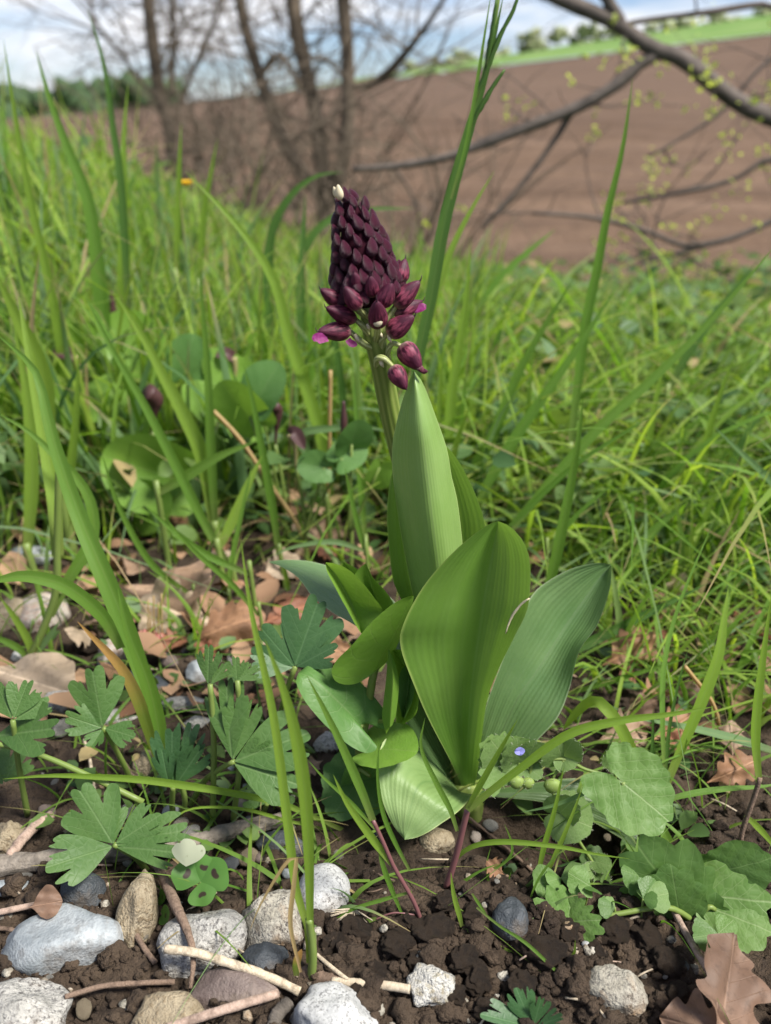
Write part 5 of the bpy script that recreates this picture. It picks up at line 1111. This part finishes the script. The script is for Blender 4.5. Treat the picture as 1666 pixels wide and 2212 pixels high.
oak((1340, 1548, .002), (1420, 1512, .014), (.1, -.7, .7), 3, 'dark pointed oak leaf under the folded grass blade', seed=12, lobes=3.5)
oak((1290, 1600, .002), (1400, 1570, .004), (0, -.5, .9), 0, 'pale pinkish dead leaf flat under the long grass blade', seed=13, width=.4)
oak((1410, 1600, .004), (1500, 1540, .012), (0, -.7, .7), 1, 'rust brown leaf between the right grass stems', seed=14)
oak((1530, 1690, .004), (1640, 1640, .014), (0, -.7, .7), 1, 'orange tan crumpled leaf at the right grass stalk', seed=15, roll=-.8)
oak((1500, 1640, .002), (1440, 1580, .01), (0, -.7, .7), 2, 'red brown leaf tucked behind the round toothed leaf', seed=16)
oak((1560, 2300, .004), (1585, 2018, .016), (.25, -.75, .6), 3, 'big brown lobed oak leaf with pale rim in the soil', seed=17, width=.36, cut=.40, lobes=3.8, roll=.35, curl=.1)
oak((1640, 2260, .006), (1424, 2196, .002), (0, -.6, .8), 3, 'brown oak leaf lying flat under the big lobed one', seed=18, width=.36, cut=.4, lobes=4)
oak((1440, 1300, .006), (1480, 1240, .03), (0, -.9, .4), 4, 'pale pink upright dead leaf in the right grass', seed=19)
oak((1090, 1890, .002), (1052, 1860, .008), (0, -.7, .7), 1, 'tiny orange leaf scrap under the orchid', seed=20, width=.5)
oak((1140, 1220, .004), (1165, 1180, .012), (0, -.8, .5), 1, 'brown leaf bit right behind the big front orchid leaf', seed=21, width=.5)
oak((700, 1640, .002), (640, 1670, .004), (0, -.6, .8), 0, 'small cream leaf scrap behind the heart-leaved plant', seed=22)
oak((60, 1960, .012), (135, 1945, .012), (0, -.6, .8), 3, 'rounded brown leaf over the back of the big cobble', seed=23, width=.5, cut=.03)
r_ = random.Random(77)
for i in range(46):
    px, py = (r_.uniform(180, 760), r_.uniform(1040, 1440)) if i < 28 else (r_.uniform(1180, 1660), r_.uniform(1330, 1680))
    a = r_.uniform(0, 6.28); L = r_.uniform(40, 80); q = G(px, py)
    p2 = q + Vector((math.cos(a), math.sin(a), 0)) * L * mpp(q); p2.z = float(gz(p2.x, p2.y)) + r_.uniform(.004, .02); q.z += r_.uniform(.002, .008)
    left = i < 28
    o = put('oak_leaf', oak_leaf(q, p2, (r_.gauss(0, .3), r_.gauss(-.3, .3), 1), OAK[r_.randrange(5)], seed=i + 40, roll=r_.uniform(-.9, .9), width=r_.uniform(.3, .45), nu=30, nv=9), None, tuple(q))
    tag(o, 'dry oak leaf in the litter bed left behind the orchid' if left else 'dry oak leaf in the litter under the right-hand grass', 'dead leaf', 'oak leaf litter left' if left else 'oak leaf litter right')

# ------------------------------------------------------------------ grass blades that can be told apart
GB = [grass_mat('blade_green', (0.085, 0.190, 0.022), (0.115, 0.220, 0.032)), grass_mat('blade_yellow', (0.150, 0.255, 0.026), (0.190, 0.295, 0.040)),
      grass_mat('blade_dark', (0.045, 0.115, 0.022), (0.060, 0.135, 0.028)), grass_mat('blade_cool', (0.080, 0.160, 0.065), (0.115, 0.195, 0.085)),
      grass_mat('blade_orange_tip', (0.130, 0.180, 0.025), (0.15, 0.2, 0.03), dry=(.35, .75, (0.42, 0.24, 0.07))), grass_mat('blade_dry', (0.42, 0.29, 0.15), (0.36, 0.22, 0.10), (0.3, 0.2, 0.1), .25)]
PURP = NT('purple_grass_sheath'); PURP = PURP.done((0.13, 0.055, 0.055), 0.45, None, .4)
def bl(pl, w, mi, Y, dy=0.0, **kw):
    """pixels listed tip first; Y depth at the base, dy extra depth at the tip"""
    pl = pl[::-1]; n = len(pl); pts = [P(x, y, Y + dy * i / (n - 1)) for i, (x, y) in enumerate(pl)]
    return blade(pts, w * mpp(pts[n // 2]), GB[mi], **kw), pts
def gY(px, py): return G(px, py).y
def grass(label, parts, stalks=(), group=None, name='grass_tuft', cat='grass'):
    """parts: (pixels tip first, width px, material, base Y, tip dy, kwargs)"""
    built = [bl(p[0], p[1], p[2], p[3], p[4] if len(p) > 4 else 0, **(p[5] if len(p) > 5 else {})) for p in parts]
    root = thing(name, built[0][1][0], label, cat, group)
    for d, _ in built: put('blade', d, root)
    for pl, w, m, Y in stalks:
        pp = [P(x, y, Y) for x, y in pl]; r0 = w * .5 * mpp(pp[0]); put('stalk', tube(pp, [r0, r0 * .85], m, 9, 24, .04), root)
    return root
y1 = gY(668, 2120)
grass('pair of tall narrow blades rising from the knobbly root between the stones',
  [([(520, 1165), (545, 1330), (590, 1540), (620, 1760), (640, 1920), (664, 2000), (668, 2080)], 21, 1, y1, .02, dict(tip=2.0)), ([(572, 1380), (610, 1480), (640, 1590), (660, 1720), (668, 1860), (670, 1980), (672, 2090)], 30, 1, y1, -.004, dict(peak=.6, basew=.35))],
  [([(672, 2130), (676, 2060), (668, 1985)], 20, STALK, y1)])
grass('withered orange blade arched over the rust-stained stone', [([(540, 2010), (560, 1960), (594, 1900), (620, 1862), (640, 1850), (634, 1920), (628, 2000), (650, 2100)], 11, 5, y1 - .006, .0)])
grass('short stubby green and red shoot at the foot of the paired blades', [([(652, 2050), (642, 2075), (640, 2108)], 17, 4, y1 - .004, 0, dict(tip=4))])
y2 = gY(352, 1690)
grass('broad bright blade rising in a long arc above the dark cut leaves',
  [([(-10, 720), (50, 770), (85, 820), (115, 945), (165, 1095), (200, 1180), (248, 1292), (306, 1445), (338, 1560), (350, 1670)], 46, 0, y2, .10, dict(peak=.30, basew=.4, fold=.3)),
   ([(255, 1270), (280, 1370), (322, 1480), (345, 1590), (352, 1680)], 40, 0, y2 + .004, .01, dict(basew=.5)),
   ([(-30, 1262), (0, 1252), (55, 1244), (128, 1259), (182, 1292), (226, 1335), (262, 1400)], 34, 0, y2 + .015, -.01, dict(tip=3))])
grass('orange tipped blade fading to green beside the broad arc blade', [([(168, 1343), (200, 1375), (233, 1408), (270, 1452), (299, 1510), (316, 1560), (332, 1610), (350, 1660)], 30, 4, y2 - .008, -.005, dict(peak=.45))])
y3 = gY(60, 1440)
grass('hairy thick grass stem with long blades left of the white pink stone',
  [([(-10, 890), (60, 930), (120, 985), (165, 1030), (195, 1080), (204, 1140), (190, 1185), (150, 1250), (110, 1330)], 28, 0, y3, .02), ([(40, 640), (70, 800), (100, 960), (118, 1080), (126, 1200)], 34, 1, y3, .06, dict(basew=.8)),
   ([(130, 1340), (110, 1370), (90, 1395), (66, 1420)], 16, 3, y3), ([(218, 1160), (190, 1200), (150, 1250), (128, 1280)], 20, 0, y3, .02), ([(-40, 1370), (0, 1380), (40, 1400), (62, 1425)], 18, 0, y3), ([(215, 1565), (190, 1520), (140, 1470), (80, 1425)], 26, 0, y3 - .02, -.03, dict(tip=3)), ([(0, 1290), (30, 1330), (60, 1380), (70, 1420)], 20, 1, y3)],
  [([(60, 1450), (62, 1427), (87, 1375), (120, 1280), (124, 1171), (128, 1000)], 17, STALK, y3)])
y4 = gY(740, 1790)
grass('long nearly level blade crossing in front of the cut leaves', [([(5, 1683), (110, 1675), (219, 1678), (310, 1684), (401, 1696), (500, 1712), (607, 1735), (680, 1765), (740, 1792)], 19, 1, y4, -.02, dict(peak=.5)), ([(352, 1810), (372, 1772), (410, 1748), (470, 1743), (540, 1750), (620, 1772), (700, 1790)], 9, 1, y4, -.02)])
y5 = gY(905, 1985)
grass('purple-based grass shoot leaning left before the heart-leaved plant',
  [([(663, 1459), (704, 1538), (741, 1615), (781, 1707), (806, 1772)], 21, 0, y5 - .0, .0, dict(basew=.75)), ([(720, 1673), (750, 1734), (796, 1799), (827, 1841), (850, 1870)], 19, 1, y5), ([(819, 1600), (816, 1676), (827, 1753), (851, 1814), (885, 1880)], 11, 0, y5), ([(664, 1640), (700, 1680), (760, 1735), (810, 1790)], 10, 0, y5 + .01), ([(881, 2002), (850, 1930), (828, 1870), (820, 1835)], 12, 0, y5), ([(700, 2002), (760, 1965), (820, 1945), (890, 1926)], 10, 0, y5), ([(685, 2013), (740, 2003), (790, 1990), (814, 1983)], 14, 0, y5), ([(612, 1980), (650, 1995), (690, 2000), (730, 1990)], 9, 0, y5)],
  [([(912, 1995), (895, 1950), (870, 1905), (850, 1870), (828, 1820), (806, 1772)], 10, PURP, y5), ([(896, 1976), (850, 1972), (812, 1986)], 4, PURP, y5)])
y6 = gY(975, 1905)
grass('red-stemmed grass shoot with a long blade reaching right across the orchid foot',
  [([(918, 1551), (910, 1615), (943, 1691), (972, 1747), (988, 1795)], 13, 0, y6 - .004), ([(1119, 1553), (1080, 1620), (1040, 1690), (1010, 1745)], 15, 1, y6 - .006, -.01), ([(1544, 1526), (1446, 1543), (1339, 1556), (1228, 1585), (1125, 1658), (1060, 1708), (1010, 1750)], 22, 1, y6 - .006, -.006, dict(peak=.5, basew=.7)), ([(1360, 1855), (1290, 1845), (1211, 1829), (1104, 1818), (1040, 1822), (1000, 1840), (975, 1870)], 14, 1, y6, -.012), ([(1130, 1990), (1160, 1905), (1200, 1850), (1220, 1836)], 6, 0, y6 - .01), ([(1080, 1865), (1040, 1880), (1000, 1905), (970, 1930)], 8, 0, y6 - .004)],
  [([(965, 1915), (985, 1850), (1000, 1790), (1010, 1748)], 15, PURP, y6 - .004)])
y7 = gY(997, 2000)
grass('small runner grass creeping over the soil clods in front', [([(1243, 2030), (1240, 2060), (1222, 2076), (1189, 2082), (1130, 2068), (1083, 2051), (1030, 2020), (1000, 2000)], 17, 1, y7, -.02, dict(fold=.1)), ([(974, 1884), (980, 1930), (992, 1975), (998, 2002)], 12, 1, y7), ([(1330, 2222), (1270, 2160), (1211, 2106), (1138, 2038), (1080, 2000), (1030, 1960)], 8, 0, y7 - .004, -.03), ([(1140, 2035), (1090, 2032), (1040, 2020), (1005, 2005)], 7, 0, y7), ([(1060, 1990), (1040, 1960), (1020, 1930)], 7, 0, y7)])
y8 = gY(1165, 1910)
grass('few thin upright blades sprouting from the dark hollow right of the orchid', [([(1219, 1654), (1205, 1720), (1194, 1765), (1175, 1830), (1160, 1901)], 13, 1, y8), ([(1262, 1692), (1240, 1750), (1220, 1800), (1194, 1859), (1175, 1905)], 11, 1, y8), ([(1090, 1780), (1104, 1815), (1105, 1845), (1080, 1870), (1045, 1880)], 7, 0, y8 - .002), ([(1060, 1830), (1052, 1870), (1060, 1920), (1088, 1940)], 6, 0, y8), ([(1105, 1880), (1100, 1910), (1120, 1940)], 5, 0, y8), ([(1250, 1855), (1180, 1885), (1130, 1920)], 11, 3, y8), ([(1125, 1755), (1200, 1738), (1280, 1705), (1300, 1698)], 11, 3, y8 + .004)])
y9 = gY(1407, 1740)
grass('sharply kinked blade bent over like a hairpin beside the round toothed leaf', [([(1216, 1578), (1240, 1545), (1270, 1516), (1290, 1513), (1310, 1530), (1339, 1568), (1382, 1662), (1408, 1735)], 26, 1, y9, .02, dict(peak=.3, basew=.5, tip=5)), ([(1411, 1530), (1410, 1600), (1407, 1680), (1407, 1740)], 11, 2, y9 - .005)])
grass('long pale ribbed blade drooping right behind the kinked one', [([(1360, 1556), (1400, 1556), (1510, 1577), (1600, 1600), (1700, 1632)], 22, 3, y9 + .02, .0, dict(face=(0, -.5, 1)))])
y10 = gY(1440, 1720)
grass('thick yellow green forked blade behind the kinked grass', [([(1574, 1270), (1564, 1338), (1551, 1418), (1515, 1515), (1470, 1620), (1437, 1700)], 28, 1, y10, .03, dict(peak=.5)), ([(1541, 1128), (1467, 1306), (1435, 1435), (1431, 1560), (1437, 1690)], 12, 0, y10, .05), ([(1487, 1400), (1465, 1480), (1445, 1580), (1438, 1690)], 9, 2, y10)])
y11 = gY(1600, 1830)
grass('stout stalk with upright yellow green blades at the right edge', [([(1666, 1290), (1648, 1420), (1636, 1520), (1632, 1600), (1640, 1690)], 22, 1, y11, .01), ([(1700, 1690), (1640, 1700), (1560, 1705), (1470, 1720), (1420, 1740)], 15, 0, y11 + .005, 0, dict(face=(0, -.5, 1))), ([(1690, 1850), (1650, 1800), (1610, 1760)], 14, 1, y11)], [([(1598, 1850), (1604, 1795), (1630, 1720), (1642, 1680)], 12, TWIG, y11)])
grass('flat blade drooping from the round toothed leaf to the oak leaf', [([(1557, 2013), (1530, 1980), (1505, 1936), (1467, 1863), (1429, 1786), (1415, 1745)], 22, 0, y9 - .02, -.02)])
grass('sharp upright blade just right of the upper orchid leaves', [([(1260, 860), (1248, 960), (1233, 1045), (1203, 1195), (1178, 1300), (1160, 1400)], 26, 0, gY(1160, 1400), -.02, dict(peak=.4))])
ys_ = gY(900, 1220)
seed = grass('tall flowering grass stem taller than the orchid spike', [([(1088, -10), (1052, 150), (1008, 300), (960, 480), (930, 650), (900, 800), (880, 1000), (870, 1210)], 28, 2, .56, .0, dict(peak=.6)), ([(1062, -20), (1040, 120), (1010, 300), (975, 430)], 10, 0, .555)], [([(870, 1240), (880, 1000), (905, 760), (940, 560), (990, 360), (1030, 220), (1060, 100), (1085, -60)], 8, STALK, .563)], name='flowering_grass')
for pl in [[(1020, 230), (1045, 170), (1075, 90), (1110, 20), (1120, -20)], [(1010, 290), (1040, 230), (1070, 180), (1090, 150)], [(1050, 150), (1065, 60), (1072, 0)]]:
    pp = [P(x, y, .56) for x, y in pl]; put('spikelet', tube(pp, [.0008, .0019, .0006], GB[2], 6, 14, .3), seed)
# blades in the meadow behind
meadow = [
 ([(8, 85), (30, 230), (60, 400), (95, 560), (125, 700), (140, 850), (150, 1100)], 24, 1, .80), ([(78, 110), (110, 220), (150, 330), (190, 430), (215, 600), (240, 900)], 36, 0, .84), ([(190, 20), (225, 140), (245, 280), (262, 400), (280, 700)], 20, 2, .9), ([(277, 180), (268, 300), (270, 420), (266, 540), (255, 800)], 22, 1, .92),
 ([(392, 265), (388, 360), (386, 440), (380, 600)], 16, 1, 1.0), ([(430, 575), (440, 685), (450, 820), (455, 945), (467, 1170)], 22, 0, .66), ([(182, 635), (240, 750), (310, 870), (380, 1005), (450, 1145), (500, 1230)], 24, 0, .60), ([(245, 628), (310, 730), (350, 805), (400, 900), (440, 995), (465, 1150)], 34, 1, .66),
 ([(525, 785), (545, 860), (570, 990), (590, 1100), (603, 1200)], 20, 0, .62), ([(400, 370), (480, 450), (550, 535), (595, 615), (625, 730), (665, 845), (700, 970), (720, 1130)], 30, 1, .72), ([(740, 372), (690, 378), (640, 410), (600, 470), (580, 560), (590, 800)], 26, 2, .95), ([(895, 450), (800, 452), (720, 470), (660, 540), (640, 700)], 18, 2, 1.0),
 ([(-10, 590), (40, 690), (90, 800), (110, 950)], 46, 1, .66), ([(555, 953), (475, 985), (400, 1030), (340, 1066)], 24, 0, .62), ([(568, 980), (535, 1050), (500, 1130), (470, 1190)], 24, 1, .60), ([(850, 935), (790, 922), (720, 925), (650, 940), (680, 1010), (705, 1090)], 20, 3, .66), ([(470, 300), (455, 380), (440, 470), (430, 620)], 16, 1, 1.0), ([(660, 420), (655, 520), (650, 640), (655, 800)], 22, 2, .95),
 ([(1068, 370), (1020, 450), (975, 540), (940, 640), (910, 760), (890, 950)], 22, 1, .70), ([(1367, 170), (1345, 320), (1312, 460), (1290, 580), (1262, 720), (1230, 980)], 24, 0, .70), ([(1017, 525), (1008, 640), (990, 760), (975, 860), (965, 1050)], 24, 1, .70), ([(1338, 612), (1258, 735), (1193, 830), (1113, 945), (1048, 1055), (1000, 1150)], 26, 0, .68),
 ([(1240, 600), (1158, 735), (1113, 820), (1068, 935), (1023, 1020), (980, 1150)], 26, 0, .72), ([(1680, 525), (1533, 695), (1408, 820), (1283, 935), (1113, 1130), (1060, 1200)], 24, 0, .62), ([(1425, 888), (1308, 960), (1223, 1020), (1108, 1130), (1070, 1180)], 13, 0, .58), ([(1543, 922), (1593, 970), (1666, 1040), (1720, 1110)], 16, 3, .60), ([(1015, 875), (983, 970), (960, 1100)], 18, 1, .66),
 ([(958, 755), (948, 890), (945, 1050)], 15, 1, .68), ([(1528, 1260), (1419, 1315), (1322, 1364), (1257, 1396), (1180, 1440)], 24, 2, .50), ([(1552, 1055), (1508, 1145), (1460, 1240), (1430, 1330)], 30, 1, .60), ([(1483, 1085), (1408, 1150), (1368, 1215), (1330, 1320)], 30, 0, .60), ([(1325, 1045), (1270, 1090), (1230, 1130), (1180, 1190)], 13, 0, .58), ([(1640, 560), (1560, 660), (1500, 740), (1440, 850)], 22, 2, .85), ([(1200, 495), (1140, 545), (1080, 600), (1020, 680)], 16, 0, 1.0),
 ([(1666, 860), (1600, 960), (1560, 1080), (1540, 1200)], 24, 2, .66), ([(1590, 760), (1540, 900), (1510, 1040), (1500, 1180)], 22, 1, .7), ([(1440, 760), (1410, 900), (1390, 1040), (1380, 1180)], 20, 1, .72), ([(1300, 1340), (1400, 1470), (1440, 1540)], 14, 0, .50), ([(1490, 1420), (1390, 1450), (1290, 1480), (1220, 1500)], 13, 0, .47), ([(700, 560), (720, 700), (740, 850), (760, 1100)], 18, 2, .75), ([(760, 790), (770, 900), (780, 1050), (790, 1180)], 15, 0, .64), ([(745, 1010), (765, 1100), (790, 1200)], 12, 0, .56),
 ([(590, 1200), (640, 1180), (720, 1170), (790, 1190)], 13, 3, .56), ([(310, 1090), (380, 1150), (450, 1200), (540, 1240)], 18, 0, .55), ([(170, 760), (165, 900), (150, 1050), (140, 1200)], 24, 1, .66), ([(30, 700), (60, 860), (70, 1020), (60, 1200)], 34, 1, .62), ([(220, 980), (260, 1100), (330, 1220), (420, 1290)], 16, 0, .56), ([(350, 1110), (420, 1190), (500, 1260), (560, 1330)], 14, 0, .52), ([(545, 1000), (520, 1120), (500, 1220), (495, 1300)], 12, 0, .56)]
r_ = random.Random(14)
for pl, w, mi, Y in meadow:
    lastx = pl[-1][0]; right = lastx > 850
    # carry each blade down to the ground
    b = P(pl[-1][0], pl[-1][1], Y); gzv = float(gz(b.x, b.y))
    d, pts = bl(pl, w, mi, Y, r_.uniform(-.02, .02))
    root = thing('grass_plant', pts[0], '', 'grass'); put('blade', d, root)
    if pts[0].z > gzv + .004:
        put('stalk', tube([Vector((pts[0].x + .004, pts[0].y, gzv - .01)), pts[0] + Vector((0, 0, .01))], [w * .28 * mpp(b), w * .28 * mpp(b)], STALK, 7, 8), root)
    tone = ['fresh green', 'yellow green', 'dark green', 'bluish green'][mi]
    wd = 'broad' if w >= 24 else ('medium wide' if w >= 16 else 'narrow')
    dxp = pl[0][0] - lastx; lp = sum(math.hypot(p[0] - q[0], p[1] - q[1]) for p, q in zip(pl, pl[1:])); big = 'long ' if lp > 520 else ('short ' if lp < 330 else '')
    toward = (dxp < 0) == right; pose = 'upright' if abs(dxp) < .18 * lp else ('leaning towards the orchid' if toward else 'leaning away from the orchid')
    pose = 'bent over in an arch' if any(q[1] > p[1] + 12 for p, q in zip(pl[1:], pl)) else pose
    root['label'] = f"{big}{wd} {tone} grass blade {pose}, {'right slope' if right else 'left bank'}"; root['group'] = f"{big}{wd} {tone} blades {pose} {'right' if right else 'left'}"
# dry upright stems
for pl, w, label in [([(462, 888), (520, 950), (580, 1040), (640, 1130), (670, 1200)], 9, 'straw coloured dry stem leaning across the left grass'), ([(714, 800), (712, 950), (706, 1130), (700, 1200)], 8, 'straw coloured dry stem standing upright behind the heart-leaved plant'), ([(1480, 1440), (1540, 1520), (1560, 1600)], 9, 'tan dry stem bent among the right grass stalks')]:
    b = G(*pl[-1]); pp = [P(x, y, b.y) for x, y in pl]; o = put('dry_grass_stalk', tube(pp[::-1], [w * .5 * mpp(b)] * 2, GB[5], 7, 24, .06), None, tuple(pp[-1])); tag(o, label, 'stem')

# ------------------------------------------------------------------ brown-flowered heart-leaved plants in the bank
t = NT('brown_flower'); BROWNF = t.done(t.mix(t.noise(t.obj(), 150.), (0.030, 0.012, 0.014), (0.075, 0.032, 0.028)), .55, None, .35, .1, (.2, .08, .06))
t = NT('flower_tube'); TUBE = t.done((0.26, 0.23, 0.10), .5, None, .35, .2, (.5, .45, .2))
bank = [((335, 862), .70, (330, 930), 42, 'cup', 'plant with a dark brown cup flower in the left grass'), ((625, 938), .64, (640, 1010), 38, 'hook', 'plant with a dark hooked flower nearest the orchid stem'), ((160, 770), .80, (175, 850), 46, 'flat', 'plant with a flat grey purple flower flap in the left bank'), ((505, 772), .78, (500, 850), 40, 'flat', 'plant with a purple grey flower flap in the middle of the left bank'),
        ((275, 712), .86, (270, 800), 34, 'flat', 'plant with a dark flower behind a yellow green leaf'), ((600, 885), .70, (595, 960), 26, 'cup', 'plant with a narrow rusty brown flower behind the hooked one'), ((743, 905), .64, (742, 980), 20, 'spike', 'plant with a thin black upright flower beside the orchid stem'), ((245, 670), .90, (250, 760), 20, 'spike', 'plant with a thin dark spike flower high in the left bank')]
bl_leaf = [[((370, 1030), (215, 985), 1), ((300, 1100), (360, 1060), 1)], [((740, 990), (790, 950), 0), ((700, 1010), (640, 1000), 0)], [((200, 900), (120, 1000), 0), ((240, 850), (180, 900), 1)], [((470, 840), (590, 930), 1), ((400, 800), (420, 720), 0)], [((310, 760), (220, 690), 1), ((250, 820), (180, 860), 0)], [((560, 860), (600, 780), 0), ((540, 900), (470, 830), 1)], [((760, 960), (775, 910), 0), ((820, 1010), (800, 1060), 1)], [((200, 760), (120, 720), 1), ((60, 830), (-10, 760), 1), ((40, 1000), (-20, 900), 0)]]
for (fx, fy), Y, (sx, sy), s, kind, label in bank:
    i = [q[0] for q in bank].index((fx, fy)); st0 = P(sx, sy, Y); g0 = Vector((st0.x + .004, Y, float(gz(st0.x + .004, Y)))); f0 = P(fx, fy, Y); k = mpp(f0)
    root = thing('brown_flowered_plant', g0, label, 'plant')
    put('stem', tube([g0 - Vector((0, 0, .01)), (g0 + st0) / 2 + Vector((.003, 0, 0)), st0], [.0016, .0014], STALK, 7, 14), root)
    if kind == 'cup':
        fl_ = put('flower', tube([st0, st0.lerp(f0, .6), f0, f0 + Vector((-s * k * .3, -.004, s * k * .45))], [s * k * .10, s * k * .16, s * k * .42, s * k * .50], BROWNF, 12, 18, .06), root)
    elif kind == 'spike':
        put('flower', tube([st0.lerp(f0, .4), f0, f0 + Vector((0, 0, s * k * 2.0))], [s * k * .3, s * k * .42, s * k * .15], BROWNF, 9, 14, .06), root)
    else:
        sg = -1 if kind == 'flat' else 1
        put('flower_tube', tube([st0, st0.lerp(f0, .6) + Vector((.002, 0, 0)), f0], [s * k * .09, s * k * .12, s * k * .2], TUBE, 9, 14), root)
        put('flower', blade([f0, f0 + Vector((sg * s * k * .35, -.003, s * k * .20)), f0 + Vector((sg * s * k * .9, -.006, (.15 if kind == 'flat' else -.75) * s * k))], s * k * .75, BROWNF, (0, -.8, .6), .4, 14, 7, .7, .4, 0, 2.5), root)
    for (bp, tp, dk) in bl_leaf[i]:
        b_ = P(*bp, Y - .01); put('leaf', heart(b_, P(*tp, Y - .01 + r_.uniform(-.02, .02)), (r_.uniform(-.5, .5), -.8, r_.uniform(.2, .7)), HL if dk else HLD, width=.72, lobe=.42, fold=r_.uniform(0, .5), seed=i, nt=48, rings=5), root)
        put('petiole', tube([g0.lerp(st0, .3), b_], [.0011, .0010], STALK, 6, 6), root)
# buttercup flower far in the bank
yb_ = P(403, 397, 1.15); g0 = Vector((yb_.x, 1.15, float(gz(yb_.x, 1.15))))
root = thing('yellow_flower', g0, 'single bright yellow flower above the grass of the left bank', 'flower')
put('stem', tube([g0, yb_], [.0012, .0010], STALK, 6, 8), root)
t = NT('yellow_petal'); YP = t.done((0.75, 0.48, 0.02), .45, None, .4, .3, (.9, .6, .05))
for k in range(5):
    a = k * 1.2566; put('petal', heart(yb_, yb_ + Vector((math.cos(a) * .008, math.sin(a) * .008 - .002, .005)), (-math.cos(a), -math.sin(a), 1), YP, width=.8, lobe=.1, nt=24, rings=3), root)
# small red stonecrop
rb = G(330, 1392); root = thing('red_stonecrop', rb, 'small red fleshy stonecrop with dry stems above it on the soil', 'succulent')
t = NT('red_succulent'); REDS = t.done(t.mix(t.noise(t.obj(), 200.), (0.20, 0.055, 0.045), (0.34, 0.13, 0.10)), .4, None, .45)
for k in range(22):
    V, f = ico(2); c = np.array(rb) + np.array([r_.gauss(0, .0055), r_.gauss(0, .003), abs(r_.gauss(.003, .0025))]); d = np.array([.0018, .0018, .0030]) * r_.uniform(.8, 1.3)
    put('leaf', (V * d + c, f, None, REDS), root)
for dx, h in [(-8, 95), (2, 105), (10, 90), (16, 110), (-4, 70)]:
    put('dry_stem', tube([rb + Vector((dx * .0004, 0, 0)), P(330 + dx * 1.2, 1392 - h, rb.y + .004)], [.0006, .0005], GB[5], 5, 8), root)
# seeds: fluffy dry tuft beside the egg stone
tb = G(765, 1978, .004); root = thing('dry_seed_tuft', tb, 'pale dry fan of fibres against the egg-shaped stone', 'dry tuft')
for k in range(16):
    a = rad(r_.uniform(150, 330)); put('fibre', tube([tb + Vector((0, 0, .004)), tb + Vector((math.cos(a) * .010, -.003, math.sin(a) * .006 + .004))], [.0005, .0002], STRAW, 4, 4), root)
